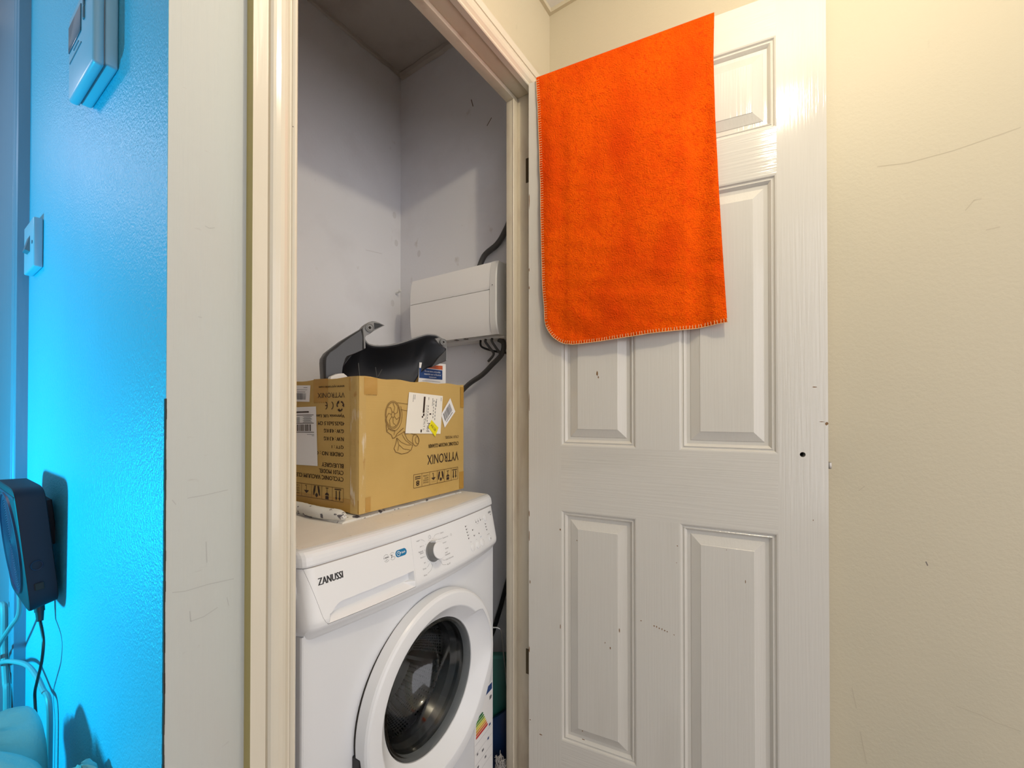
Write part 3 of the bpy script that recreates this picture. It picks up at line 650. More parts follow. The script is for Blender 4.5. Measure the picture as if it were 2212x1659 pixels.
mb = MB(); mb.grid([ringrow(.160, .082), ringrow(.175, .090), ringrow(.225, .105), ringrow(.226, .39)], closed=True); mb.grid([ringrow(.226, .39), ringrow(.15, .40), ringrow(.06, .385), ringrow(.002, .38)], 1, closed=True)
dm = mb.build('drum', [M['perf'], M['steel']], WM); dm['label'] = 'perforated steel drum'
for a in (100, 220, 340):
    mb = MB()
    ar = math.radians(a); c, s_ = math.cos(ar), math.sin(ar)
    pts = lambda y: [(DC + c * rr - s_ * q, y, DZ + s_ * rr + c * q) for rr, q in ((.226, -.035), (.205, -.022), (.178, -.008), (.178, .008), (.205, .022), (.226, .035))]
    mb.grid([pts(.12), pts(.14), pts(.36), pts(.38)]); mb.build('drum_paddle', M['steel'], dm)
# energy label on the lower right of the front
lb = MB(); B1 = lambda x, y: BS(x, y, .0006); B2 = lambda x, y: BS(x, y, .0010)
lb.grid([[BS(.478 + (.572 - .478) * k / 6, v, .0006) for k in range(7)] for v in (.075, .323)], 0)
rect2(lb, B2, .486, .300, .570, .318, 1)
for k in range(7):
    v = .2665 - .0078 * k; x1 = .5185 + .0042 * k; poly2(lb, B2, [(.486, v - .0062), (x1, v - .0062), (x1 + .004, v - .0031), (x1, v), (.486, v)], 2 + k)
for v in (.200, .176, .146, .118): line2(lb, B2, [(.482, v), (.569, v)], .0005, 9)
poly2(lb, B2, [(.556, .286), (.566, .286), (.569, .281), (.566, .276), (.556, .276)], 9)
for (u, v, a) in ((.515, .160, .010), (.545, .172, .008), (.492, .132, .008), (.530, .132, .008), (.553, .205, .009), (.490, .168, .006)): rect2(lb, B2, u, v, u + a, v + .006, 9 if u < .54 else 1)
el = lb.build('energy_label', [M['label'], M['navy']] + [M['e%d' % k] for k in range(1, 8)] + [M['greyink'], M['whiteink']], WM, recalc=False); el['label'] = 'energy sticker with green to red bars'

# ------------------------------------------------------------------ folded cloth on the washing machine
Z0 = .8452
def cl(a, b_):  # a along the box front, b into the closet
    o = Vector((.533, .7920)); d1 = Vector((.9992, .04)).normalized(); d2 = Vector((-.06, .998)).normalized(); p = o + d1 * a + d2 * b_; return p.x, p.y
ct = thing('folded_cloth', 'folded white cloth with dark branch print lying flat under the cardboard box', 'cloth', (.70, .95, Z0))
def sub(p): return (p[0] - .70, p[1] - .95, p[2] - Z0)
mb = MB(); n1, n2 = 60, 30; hi = []; lw = []
for j in range(n2 + 1):
    r1 = []; r2 = []
    for i in range(n1 + 1):
        a, b_ = .395 * i / n1, .36 * j / n2; x, y = cl(a + .004 * NZ.noise(Vector((b_ * 20, 1, 2))) * (i in (0, n1)), b_ + (.003 * NZ.noise(Vector((a * 24, 3, 1))) if j == 0 else 0))
        e = min(1, min(i, n1 - i) / 1.5, min(j, n2 - j) / 1.5 + .25); h = .0020 + .0080 * e + .0012 * NZ.noise(Vector((a * 22, b_ * 22, 0)))
        h = min(h, .0118); r1.append(sub((x, y, Z0 + h))); r2.append(sub((x, y, Z0)))
    hi.append(r1); lw.append(r2)
mb.grid(hi); mb.grid(lw)
rim = lambda g: g[0] + [r[-1] for r in g[1:]] + list(reversed(g[-1][:-1])) + [r[0] for r in reversed(g[1:-1])]
mb.grid([rim(hi), rim(lw)], closed=True); mb.build('flat_fold', M['cloth'], ct, sharp=60)
mb = MB(); pts = []; rad = []
for k in range(15):
    b_ = -.004 + .36 * k / 14; x, y = cl(.004 + .003 * math.sin(k * 1.3), b_); pts.append(sub((x, y, Z0 + .0142 + .0006 * math.sin(k * 2.1)))); rad.append(.0128 if 0 < k else .0105)
mb.tube(pts, [.003, .0075, .0105, .0120] + [.0125, .0130, .0124, .0128] * 10, 14, smooth=3); mb.build('rolled_edge', M['cloth'], ct, sharp=60)

# ------------------------------------------------------------------ cardboard box
K = 1.0758
BX = thing('cardboard_box', 'brown cardboard vacuum cleaner box standing upside down on the washing machine', 'box', (.569, .7867, .8580), math.radians(2.2))
BLn, BH, BD = .3601, .3002, .42; SK = -.0593
def bp(x, y, z): return (x + SK * y, y, z)
TH = .005
mb = MB()
def slab(vs8, mi=0): mb.add([bp(*v) for v in vs8], [(0, 1, 3, 2), (4, 6, 7, 5), (0, 4, 5, 1), (2, 3, 7, 6), (0, 2, 6, 4), (1, 5, 7, 3)], mi)
def sbox(x0, x1, y0, y1, z0, z1, mi=0): slab([(x, y, z) for x in (x0, x1) for y in (y0, y1) for z in (z0, z1)], mi)
# front with a slightly sagging top edge
NX = 24
def topz(x): return BH - .0022 * math.sin(x / BLn * math.pi) * 1.5 - .006 * max(0, x / BLn - .75) + .0015 * math.sin(x * 70)
for y in (0, TH): mb.grid([[bp(BLn * k / NX, y + (-.0012 * math.sin(math.pi * k / NX) if y == 0 else 0), 0) for k in range(NX + 1)], [bp(BLn * k / NX, y, topz(BLn * k / NX)) for k in range(NX + 1)]])
mb.grid([[bp(BLn * k / NX, 0, topz(BLn * k / NX)) for k in range(NX + 1)], [bp(BLn * k / NX, TH, topz(BLn * k / NX)) for k in range(NX + 1)]])
def topl(y): return BH - .0006 - .010 * y / BD + .0012 * math.sin(y * 60)
for x in (0, TH): mb.grid([[bp(x, BD * k / NX, 0) for k in range(NX + 1)], [bp(x, BD * k / NX, topl(BD * k / NX)) for k in range(NX + 1)]])
mb.grid([[bp(0, BD * k / NX, topl(BD * k / NX)) for k in range(NX + 1)], [bp(TH, BD * k / NX, topl(BD * k / NX)) for k in range(NX + 1)]])
sbox(BLn - TH, BLn, 0, BD, 0, BH - .008); sbox(0, BLn, BD - TH, BD, 0, BH - .008); sbox(0, BLn, 0, BD, 0, TH)
mb.build('carton', M['card'], BX, recalc=True)
# scuffed corner
mb = MB()
pr = [(0, .024, -.0004), (0, .012, -.0006), (0, .004, -.0006)]
col = [(-.0006, .026), (-.0009, .010), (-.0006, .003), (.0005, .0004), (.003, -.0007), (.010, -.0011), (.0175, -.0009)]
mb.grid([[bp(x, y, z) for x, y in col] for z in [BH * k / 20 for k in range(21)]]); mb.build('scuffed_corner', M['cardedge'], BX)
FR = lambda x, y: bp(x, -.0018, y)
FR2 = lambda x, y: bp(x, -.0024, y)
LF = lambda x, y: bp(-.0010, x, y)
LF2 = lambda x, y: bp(-.0016, x, y)
LF3 = lambda x, y: bp(-.0022, x, y)
FT = lambda x, y: bp(x, -.0014, y); LT = lambda x, y: bp(-.0006, x, y)
for fn, a, b_, c, d in ((FT, .012, .262, .048, .2985), (FT, .016, .004, .030, .034), (FT, BLn - .020, .004, BLn - .001, .050), (FT, BLn - .016, .235, BLn - .001, .292), (LT, .001, .002, .30, .030), (LT, .100, .245, .150, .298), (LT, .006, .270, .030, .2985)):
    tp = MB(); n = 8; w_ = (c - a) / n; tz_ = .0035 if d - b_ > .03 else .001
    poly2(tp, fn, [(a, d)] + [(a + w_ * k * .5, b_ - (tz_ if k % 2 else 0)) for k in range(2 * n + 1)] + [(c, d)])
    tp.build('packing_tape', M['tape'], BX, recalc=False)
pr_ = MB()
def rtext(mb, s_, ur_, ul_, v0, v1, mi=0, **k):   # upside down on the front: starts at the right
    fn = lambda x, y: FR(-x, -y); put_text(mb, s_, fn, -ur_ * K, -v1 * K, (ur_ - ul_) * K, (v1 - v0) * K, mi, **k)
rtext(pr_, 'CYL01 MODEL', .3125, .2590, .1372, .1440)
rtext(pr_, 'CYCLONIC VACUUM CLEANER', .3118, .1985, .1185, .1275, bold=.0002)
rtext(pr_, 'VYTRONIX', .3115, .1945, .0785, .1020)
def ltext(mb, s_, u0, u1, v0, v1, mi=0, **k):     # upside down on the left side: starts at the near corner
    fn = lambda x, y: LF(x, -y); put_text(mb, s_, fn, u0 * K, -v1 * K, (u1 - u0) * K, (v1 - v0) * K, mi, **k)
B_ = .0003
ltext(pr_, 'CYCLONIC VACUUM CLEANER', .0440, .2330, .0625, .0715, bold=B_); ltext(pr_, 'CYL01 MODEL', .0440, .1200, .0762, .0850, bold=B_)
ltext(pr_, 'BLUE/GREY', .0440, .1115, .0900, .0990, bold=B_); ltext(pr_, 'ORDER NO : CYL01', .0440, .1560, .1140, .1225, bold=B_)
ltext(pr_, 'QTY : 1', .0440, .0800, .1300, .1375, bold=B_); ltext(pr_, 'N.W : 4.3 KG', .0435, .1045, .1460, .1540, bold=B_); ltext(pr_, 'G.W : 4.8 KG', .0435, .1045, .1625, .1705, bold=B_)
ltext(pr_, '42x25.5x31.5 CM', .0420, .1240, .1782, .1862, bold=B_); ltext(pr_, 'Vytronix UK Limited', .0415, .1500, .1945, .2030, bold=B_)
ltext(pr_, 'VYTRONIX', .0412, .1258, .2362, .2470); ltext(pr_, 'www.vytronix.com', .0415, .1215, .2567, .2632, bold=.0002)
# CE mark and recycling arrows (upside down)
CE = lambda x, y: LF((.0845 + x) * K, (.2198 - y) * K)
line2(pr_, CE, arc(-.000, 0, .0085, .0085, 90 + 25, 270 - 25 + 0, 16), .0022)
line2(pr_, CE, arc(.0185, 0, .0085, .0085, 115, 245, 16), .0022); line2(pr_, CE, [(.0105, 0), (.0165, 0)], .0020)
RC = lambda x, y: LF((.0545 + x) * K, (.2190 - y) * K)
for k in range(3):
    a = math.radians(90 + 120 * k)
    def rr(x, y, a=a): return RC(x * math.cos(a) - y * math.sin(a), x * math.sin(a) + y * math.cos(a))
    line2(pr_, rr, [(.0095, -.0040), (.0100, .0030), (.0060, .0060)], .0034); poly2(pr_, rr, [(.0085, -.0085), (.0125, -.0020), (.0050, -.0020)])
# handling icon strips
def icons(fn, x0, x1, y0, y1, cells, order):
    """fn takes strip coordinates already upright for the printed picture"""
    w_ = (x1 - x0) / cells; h = y1 - y0
    line2(pr_, fn, [(x0, y0), (x1, y0), (x1, y1), (x0, y1), (x0, y0)], .0011, 1)
    for k in range(1, cells): line2(pr_, fn, [(x0 + w_ * k, y0), (x0 + w_ * k, y1)], .0009, 1)
    for k, what in enumerate(order):
        cx = x0 + w_ * (k + .5); cy = (y0 + y1) / 2; q = min(w_, h)
        g = lambda x, y, cx=cx, cy=cy, q=q: fn(cx + x * q, cy + y * q)
        if what == 'up':
            rect2(pr_, g, -.36, -.42, .36, -.34)
            for s_ in (-.18, .18): rect2(pr_, g, s_ - .05, -.28, s_ + .05, .25); poly2(pr_, g, [(s_ - .12, .22), (s_ + .12, .22), (s_, .46)])
        if what in ('lift', 'hands', 'brolly', 'eight'): g = lambda x, y, cx=cx, cy=cy, q=q: fn(cx + x * q, cy - y * q)
        if what == 'lift':
            rect2(pr_, g, -.18, -.46, .18, -.22); poly2(pr_, g, arc(0, -.16, .22, .20, 0, 180, 10)); rect2(pr_, g, -.025, 0, .025, .40); rect2(pr_, g, -.16, .36, .16, .41)
        if what == 'hands':
            for s_ in (-1, 1): poly2(pr_, g, [(s_ * .38, -.28), (s_ * .38, .10), (s_ * .26, .46), (s_ * .10, .46), (s_ * .16, .05), (s_ * .30, -.28)])
            poly2(pr_, g, [(-.14, -.32), (0, -.44), (.14, -.32), (.14, -.20), (0, -.08), (-.14, -.20)])
        if what == 'brolly':
            poly2(pr_, g, [(-.30, .02), (0, -.22), (.30, .02)]); rect2(pr_, g, -.025, -.05, .025, .34); line2(pr_, g, arc(.06, .34, .07, .07, 0, 180, 8), .05)
            for s_ in (-.25, -.05, .15): line2(pr_, g, [(s_, -.30), (s_ + .06, -.40)], .03, 1)
        if what == 'fragile':
            for j, t in enumerate(('FRAGILE', 'HANDLE', 'WITH', 'CARE')): put_text(pr_, t, g, -.34, .22 - .20 * j, .68 if j != 2 else .5, .13)
        if what == 'eight':
            put_text(pr_, '8', (lambda x, y, g=g: g(x, -y)), -.18, -.02, .36, .46, bold=.02); rect2(pr_, g, -.34, .16, .34, .23); rect2(pr_, g, -.34, .32, .34, .39)
icons(lambda x, y: LF(x * K, (.0690 - y) * K), .0440, .2120, .0205, .0486, 5, ['up', 'lift', 'hands', 'brolly', 'fragile'])
# the picture is upside down: on the front the strip starts at the right
icons(lambda x, y: FR((.4570 - x) * K, (.0905 - y) * K), .4570 - .3094, .4570 - .1497, .0300, .0610, 6, ['up', 'lift', 'hands', 'brolly', 'fragile', 'eight'])
# line drawing of the cleaner
D = lambda x, y: FR(x * K, y * K)
lw_ = .0010
for r in (.0300, .0270): line2(pr_, D, arc(.0875, .2000, r * .72, r, 0, 360, 40), lw_, 1)
line2(pr_, D, arc(.0895, .1990, .0245, .0345, 195, 395, 30), lw_, 1); line2(pr_, D, arc(.0875, .2000, .0045, .0060), lw_, 1)
for k in range(7):
    a = math.radians(51.4 * k + 15); a2 = a + .42
    line2(pr_, D, [(.0875 + .0045 * math.cos(a), .2000 + .006 * math.sin(a)), (.0875 + .0130 * math.cos(a), .2000 + .0175 * math.sin(a)), (.0875 + .0185 * math.cos(a2), .2000 + .0262 * math.sin(a2))], lw_, 1)
line2(pr_, D, [(.100, .2265), (.1330, .2235), (.1345, .2050)], lw_, 1); line2(pr_, D, [(.110, .2110), (.1335, .2080)], lw_, 1)
line2(pr_, D, [(.0680, .1790), (.0700, .1640), (.0830, .1560), (.0870, .1480), (.0935, .1500), (.0990, .1580), (.1180, .1700)], lw_ * 1.3, 1)
line2(pr_, D, [(.0705, .1660), (.0760, .1700), (.0930, .1650), (.0905, .1560)], lw_, 1)
line2(pr_, D, [(.0960, .1520), (.1220, .1620), (.1240, .1560), (.1420, .1580)], lw_, 1); line2(pr_, D, [(.0985, .1490), (.0960, .1370), (.0905, .1260), (.0950, .1180), (.1120, .1120), (.1300, .1130), (.1420, .1190), (.1470, .1300)], lw_ * 1.4, 1)
line2(pr_, D, [(.0985, .1490), (.1040, .1340), (.1180, .1230), (.1380, .1190)], lw_, 1); line2(pr_, D, [(.0985, .1490), (.1120, .1380), (.1300, .1310), (.1470, .1300)], lw_, 1)
line2(pr_, D, arc(.1560, .1400, .0100, .0135, 0, 360, 30, .25), lw_ * 1.2, 1); line2(pr_, D, arc(.1610, .1400, .0060, .0085, 0, 360, 24, .25), lw_, 1)
line2(pr_, D, [(.1180, .1630), (.1300, .1430), (.1470, .1320)], lw_, 1); line2(pr_, D, [(.1400, .1570), (.1480, .1540), (.1550, .1530)], lw_, 1)
line2(pr_, D, [(.1140, .1560), (.1240, .1420), (.1400, .1320)], lw_, 1); line2(pr_, D, [(.1050, .1330), (.1010, .1200)], lw_, 1)
pr_.build('carton_print', [M['boxink'], M['lineink']], BX, recalc=False)['label'] = 'dark brown upside down printing'
# labels
def quad_label(name, fn, fnp, c4, mat_, draw, mats, label):
    mb = MB(); poly2(mb, fn, [(a * K, b_ * K) for a, b_ in c4]); o = mb.build(name, mat_, BX, recalc=False); o['label'] = label
    a, b_, c, d = [Vector((p[0] * K, p[1] * K)) for p in c4]   # top left, top right, bottom right, bottom left
    def g(x, y):
        t = a + (b_ - a) * x; u = d + (c - d) * x; p = u + (t - u) * y; return fnp(p.x, p.y)
    pm = MB(); draw(pm, g); pm.build('label_print', mats, o, recalc=False)
def bars(mb, g, x0, x1, y0, y1, n=22, mi=0, horiz=False):
    x = x0; rnd = random.Random(int(x0 * 1000 + y1 * 77))
    while x < x1:
        w_ = (x1 - x0) / n * rnd.choice((.4, .6, 1.0)); xe = min(x + w_, x1)
        rect2(mb, g, *((x, y0, xe, y1) if not horiz else (y0, x, y1, xe)), mi); x = xe + (x1 - x0) / n * rnd.choice((.4, .7, .9))
def draw_ship(mb, g):
    rect2(mb, g, .420, .52, .470, .93); rect2(mb, g, .435, .44, .475, .505); rect2(mb, g, .405, .395, .440, .44); rect2(mb, g, .40, .03, .435, .10)
    for k, (x, y0, y1) in enumerate(((.16, .84, .96), (.12, .78, .96), (.56, .86, .93), (.56, .30, .75), (.68, .72, .92), (.72, .40, .9), (.78, .35, .88), (.80, .70, .92), (.94, .86, .96))):
        n = 6
        for j in range(n): rect2(mb, g, x, y0 + (y1 - y0) * j / n, x + .018, y0 + (y1 - y0) * (j + .62) / n, 1)
    def tg(x, y): return g(.50 + y, .30 - x)      # text turned a quarter
    put_text(mb, 'CYLT L', tg, -.08, -.035, .30, .045, 0); put_text(mb, 'Med', tg, .03, .07, .22, .085, 0)
    put_text(mb, 'CYCLONIC', tg, -.42, .01, .40, .03, 1)
    rect2(mb, g, .62, .485, .67, .52, 0)
quad_label('shipping_label', FR2, lambda x, y: bp(x, -.0028, y), [(.1340, .2511), (.2491, .2453), (.2406, .1509), (.1229, .1577)], M['creamlabel'], draw_ship, [M['boxink'], M['greyink']], 'large creased cream shipping label')
quad_label('barcode_label', FR2, lambda x, y: bp(x, -.0028, y), [(.2430, .1994), (.2775, .2407), (.2978, .2062), (.2562, .1654)], M['label'],
           lambda mb, g: (bars(mb, g, .14, .82, .30, .84, 26), rect2(mb, g, .2, .16, .8, .21, 0)), [M['greyink']], 'small tilted white barcode label')
quad_label('yellow_sticker', lambda x, y: bp(x, -.0034, y), lambda x, y: bp(x, -.0038, y), [(.1961, .1687), (.2073, .1863), (.2321, .1663), (.2205, .1451)], M['yellowlabel'],
           lambda mb, g: (put_text(mb, 'A8-28', lambda x, y: g(.36 + y, .86 - x), .0, .0, .66, .30), ), [M['lineink']], 'yellow slanted sticker')
def draw_l1(mb, g):
    bars(mb, g, .12, .55, .12, .52, 24); rect2(mb, g, .14, .58, .40, .61, 0); rect2(mb, g, .08, .72, .58, .74, 0); rect2(mb, g, .08, .84, .20, .87, 0)
quad_label('upper_side_label', LF2, LF3, [(.1488, .2640), (.2600, .2672), (.2600, .2310), (.1518, .2282)], M['label'], lambda mb, g: draw_l1(mb, g), [M['greyink']], 'small white barcode label near the top of the left side')
def draw_l2(mb, g):
    for y in (.855, .715, .56): rect2(mb, g, .06, y, .9, y + .010, 0)
    bars(mb, g, .14, .75, .585, .70, 26); rect2(mb, g, .18, .90, .80, .925, 0)
    for k in range(7): rect2(mb, g, .10 + .02 * (k % 3), .735 + .016 * k, .34 - .03 * (k % 2), .742 + .016 * k, 1)
    for k in range(6): rect2(mb, g, .42, .735 + .016 * k, .75, .742 + .016 * k, 1)
    rect2(mb, g, .06, .525, .24, .532, 1); rect2(mb, g, .06, .505, .12, .512, 1)
quad_label('large_side_label', LF2, LF3, [(.1301, .2180), (.2600, .2150), (.2600, .0870), (.1240, .0900)], M['label'], draw_l2, [M['boxink'], M['greyink']], 'large white address label on the left side')

# ------------------------------------------------------------------ things sticking out of the box
VA = Vector((.571, .9292, 0)); VD = Vector((.307, -.105, 0)).normalized(); VN = Vector((VD.y, -VD.x, 0))   # VN points to the hall
vac = thing('vacuum_part', 'charcoal moulded plastic vacuum cleaner shell with two round pivots lying in the open box', 'appliance part', (.73, .90, 1.16))
def va(s_, z, o=0): p = VA + VD * s_ + VN * o + Vector((0, 0, z)); return (p.x - .73, p.y - .90, p.z - 1.16)
ARM = [(-.0002, 1.1968), (.0005, 1.2068), (.0082, 1.2207), (.024, 1.2354), (.0432, 1.2525), (.0662, 1.2694), (.0899, 1.2868), (.0950, 1.2700), (.0951, 1.2628), (.0961, 1.2348), (.0781, 1.2246), (.0597, 1.2128), (.0515, 1.2019), (.0434, 1.1844), (.0418, 1.1724), (.0402, 1.1400), (.003, 1.1400), (.0006, 1.1802)]
def plate(outline, o0, o1, rim=.004, dome=0.0, cen=None):
    mb = MB(); n = len(outline); cx = sum(p[0] for p in outline) / n; cz = sum(p[1] for p in outline) / n
    def ins(d): return [(x + (cx - x) / max(math.hypot(cx - x, cz - z), 1e-6) * d, z + (cz - z) / max(math.hypot(cx - x, cz - z), 1e-6) * d) for x, z in outline]
    rws = [[va(x, z, o0) for x, z in outline], [va(x, z, o1 - rim) for x, z in outline], [va(x, z, o1 - rim * .3) for x, z in ins(rim * .35)], [va(x, z, o1) for x, z in ins(rim)]]
    mb.grid(rws, closed=True); mb.add(rws[-1], [tuple(range(n))]); mb.add(rws[0], [tuple(range(n))]); return mb
plate(ARM, -.030, .010, .007).build('side_arm', M['dkplastic'], vac, sharp=50)
HOOK = [(.0899, 1.2868), (.0985, 1.2974), (.1060, 1.3035), (.1140, 1.3066), (.1213, 1.3072), (.132, 1.305), (.1456, 1.3003), (.1452, 1.2990), (.1321, 1.2915), (.1196, 1.2839), (.109, 1.2748), (.0986, 1.2684), (.0951, 1.2628), (.0965, 1.2360), (.0935, 1.2350), (.0915, 1.2700)]
HIN = [(.1180, 1.3030), (.1310, 1.3025), (.1420, 1.2995), (.1310, 1.2930), (.1190, 1.2865)]
plate(HOOK, -.020, .012, .002).build('hook_rim', M['rimplastic'], vac, sharp=50)
plate(HIN, .010, .0128, .0006).build('hook_recess', M['inplastic'], vac, sharp=50)
for (cx, cz, r) in ((.1064, 1.2886, .0105), (.3109, 1.2725, .0095)):
    mb = MB(); rws = []
    for rr, o in ((r, .008), (r, .0150), (r * .86, .0158), (r * .80, .0146), (r * .66, .0146), (r * .60, .0160), (r * .34, .0160), (r * .30, .0130)):
        rws.append([va(cx + rr * math.cos(2 * math.pi * k / 32), cz + rr * math.sin(2 * math.pi * k / 32), o) for k in range(32)])
    mb.grid(rws, closed=True); pv = mb.build('pivot', M['rimplastic'], vac)
    mb = MB(); mb.add([va(cx + r * .31 * math.cos(2 * math.pi * k / 16), cz + r * .31 * math.sin(2 * math.pi * k / 16), .0131) for k in range(16)], [tuple(range(16))]); mb.build('pivot_hole', M['gap'], pv, recalc=False)
# hollow shell: the back bulges away from the hall, the rim faces it
TOPC = [(.0951, 1.2628), (.1010, 1.2550), (.1073, 1.2499), (.1197, 1.2474), (.1376, 1.2481), (.1596, 1.2519), (.184, 1.2587), (.209, 1.2685), (.2327, 1.2784), (.253, 1.2866), (.2674, 1.2906), (.2800, 1.2916), (.2926, 1.2913), (.3077, 1.2850), (.3196, 1.2790), (.324, 1.2640)]
BOT = [(.0300, 1.1450), (.1400, 1.1430), (.2410, 1.1500), (.2552, 1.1755), (.2717, 1.1975), (.2949, 1.2086), (.3241, 1.2223)]
def tz(s_): return interp(TOPC, s_)
def bz(s_): return interp(BOT, s_)
rws = []; nS, nZ = 40, 14
for i in range(nS + 1):
    s_ = .044 + (.3240 - .044) * i / nS; z1 = tz(s_) if s_ > .0951 else interp([(.044, 1.19), (.06, 1.213), (.0951, 1.2628)], s_); z0 = bz(s_); r_ = []
    for j in range(nZ + 1):
        t = j / nZ; z = z1 + (z0 - z1) * t
        dep = .050 * math.sin(min(1, t * 1.15) * math.pi * .62) * math.sin(math.pi * min(max((s_ - .03) / .30, 0), 1)) ** .6
        if s_ > .27 and t > .15: dep *= max(0, (.324 - s_) / .054) ** .8
        r_.append(va(s_, z, .006 - dep))
    rws.append(r_)
mb = MB(); mb.grid(rws)
sh = mb.build('shell', M['inplastic'], vac, sharp=50)
sd = sh.modifiers.new('thick', 'SOLIDIFY'); sd.thickness = .0025; sd.offset = 0
mb = MB(); mb.tube([va(s_, z - .0010, .006) for s_, z in TOPC], .0020, 8, smooth=3); mb.tube([va(.3240, 1.2640, .006), va(.3246, 1.2450, .006), va(.3241, 1.2223, .006)], .0018, 8, smooth=3)
mb.build('shell_rim', M['rimplastic'], vac)
plate([(.2880, 1.2810), (.3020, 1.2860), (.3100, 1.2835), (.3196, 1.2775), (.3225, 1.2640), (.3235, 1.2560), (.3060, 1.2640), (.2960, 1.2720)], -.004, .0075, .002).build('pivot_plate', M['rimplastic'], vac, sharp=50)
plate([(.3235, 1.2540), (.3238, 1.2230), (.2960, 1.2092), (.2780, 1.2010), (.2960, 1.2260)], .0, .0070, .002).build('side_flank', M['dkplastic'], vac, sharp=50)
for (s0, z0, s1, z1) in ((.0895, 1.2030, .0910, 1.1650), (.1330, 1.1950, .1345, 1.1650), (.1500, 1.1900, .1370, 1.1700)):
    mb = MB(); mb.tube([va(s0, z0, -.020), va(s1, z1, -.012)], .0011, 6, smooth=0); mb.build('inner_rib', M['dkplastic'], vac)
for (s0, z0, s1, z1) in ((.0782, 1.2124, .0838, 1.2190), (.1210, 1.2100, .1265, 1.2165)):
    mb = MB(); mb.tube([va(s0, z0, -.028), va(s1, z1, -.030)], .0013, 6, smooth=0); mb.build('inner_rib', M['dkplastic'], vac)
# warning card
cdn = thing('warning_card', 'white card with an orange and a blue printed band standing in the box corner', 'card', (.885, .872, 1.17))
def cp(x, z, o=0): return (x - .885, .872 + (x - .885) * .02 - o - .872, z - 1.17)
mb = MB(); c4 = [(.8175, 1.1300), (.9315, 1.1300), (.9322, 1.2215), (.8240, 1.2165)]
mb.add([cp(x, z) for x, z in c4] + [cp(x, z, -.0006) for x, z in c4], [(0, 1, 2, 3), (7, 6, 5, 4), (0, 4, 5, 1), (1, 5, 6, 2), (2, 6, 7, 3), (3, 7, 4, 0)]); mb.build('card', M['label'], cdn)
mb = MB(); C1 = lambda x, z: cp(x, z, .0006); C2 = lambda x, z: cp(x, z, .0011)
poly2(mb, C1, [(.8400, 1.2030), (.9174, 1.2030), (.9174, 1.2150), (.8400, 1.2110)], 0); rect2(mb, C1, .8226, 1.1735, .9165, 1.2012, 1)
put_text(mb, 'CAUTION', C2, .8620, 1.2055, .026, .0050, 3)
for k, t in enumerate(('Do not store combustible', 'materials near to Electrical', 'equipment')):
    wd = (.064, .068, .030)[k]; put_text(mb, t, C2, .8725 - wd / 2 + .003, 1.1920 - .0082 * k, wd, .0050, 2)
rect2(mb, C1, .835, 1.1660, .908, 1.1668, 3)
mb.build('card_print', [M['orange'], M['navy'], M['whiteink'], M['greyink']], cdn, recalc=False)
# torn brown flap behind it and a small white piece
fl = MB(); o_ = Vector((.915, .95, 1.15))
fl.add([(-.030, 0, -.10), (.012, 0, -.10), (.010, 0, .014), (-.006, 0, .036), (-.022, 0, .050), (-.034, .002, .052)] + [(-.030, .003, -.10), (.012, .003, -.10), (.010, .003, .014), (-.006, .003, .036), (-.022, .003, .050), (-.034, .005, .052)],
       [(0, 1, 2, 3, 4, 5), (11, 10, 9, 8, 7, 6)] + [(k, k + 6, (k + 1) % 6 + 6, (k + 1) % 6) for k in range(6)])
tag(fl.build('cardboard_flap', M['card'], None, o_), 'torn piece of brown cardboard standing behind the warning card', 'cardboard')
wb = MB(); wb.add([(-.030, 0, -.030), (.022, 0, -.030), (.020, .0, .004), (.010, .0, .0105), (-.004, 0, .0085), (-.022, 0, .0005)] + [(-.030, .01, -.030), (.022, .01, -.030), (.020, .01, .004), (.010, .01, .0105), (-.004, .01, .0085), (-.022, .01, .0005)],
       [(0, 1, 2, 3, 4, 5), (11, 10, 9, 8, 7, 6)] + [(k, k + 6, (k + 1) % 6 + 6, (k + 1) % 6) for k in range(6)])
tag(wb.build('plastic_piece', M['nearwhite'], None, (.5900, .889, 1.1605)), 'small white plastic piece poking over the left edge of the cardboard box', 'plastic piece')

# ------------------------------------------------------------------ consumer unit on the closet side wall
CX0, CX1 = 1.0346, XC; CY0, CY1, CZ0, CZ1, CZM = .7600, 1.1430, 1.3180, 1.5430, 1.4555
CU = thing('consumer_unit', 'cream plastic fuse box with a two part front on the closet side wall', 'fuse box', (XC, .95, CZ0))
def cu(x, y, z): return (x - XC, y - .95, z - CZ0)
def cbox(mb, x0, x1, y0, y1, z0, z1, r=.003): a, b_ = cu(x0, y0, z0), cu(x1, y1, z1); mb.bbox(a[0], b_[0], a[1], b_[1], a[2], b_[2], r, 2)
mb = MB(); cbox(mb, CX1 - .058, CX1 - .0003, CY0 + .008, CY1, CZ0 - .004, CZ1 + .010, .004); mb.build('enclosure', M['cuwhite'], CU)
def front(z0, z1, bulge, nm, lab):
    rows = []; n = 16
    for i in range(n + 1):
        t = i / n; z = z0 + (z1 - z0) * t; x = CX0 + bulge(t)
        rows.append([cu(x, CY0 + .026, z), cu(x - .0012 * 0, (CY0 + CY1) / 2, z), cu(x + .0, CY1 - .003, z), cu(x + .003, CY1, z), cu(CX1 - .056, CY1, z)])
    mb = MB(); mb.grid(rows); mb.add(rows[0], [tuple(range(5))]); mb.add(rows[-1], [tuple(range(5))])
    o = mb.build(nm, M['cuwhite'], CU, sharp=35); o['label'] = lab
front(CZM + .0015, CZ1, lambda t: .0015 * (t < .05) + .010 * t ** 3 , 'upper_cover', 'upper half of the front')
front(CZ0, CZM - .0008, lambda t: .012 * (1 - t) ** 4, 'hinged_flap', 'lower flap of the front')
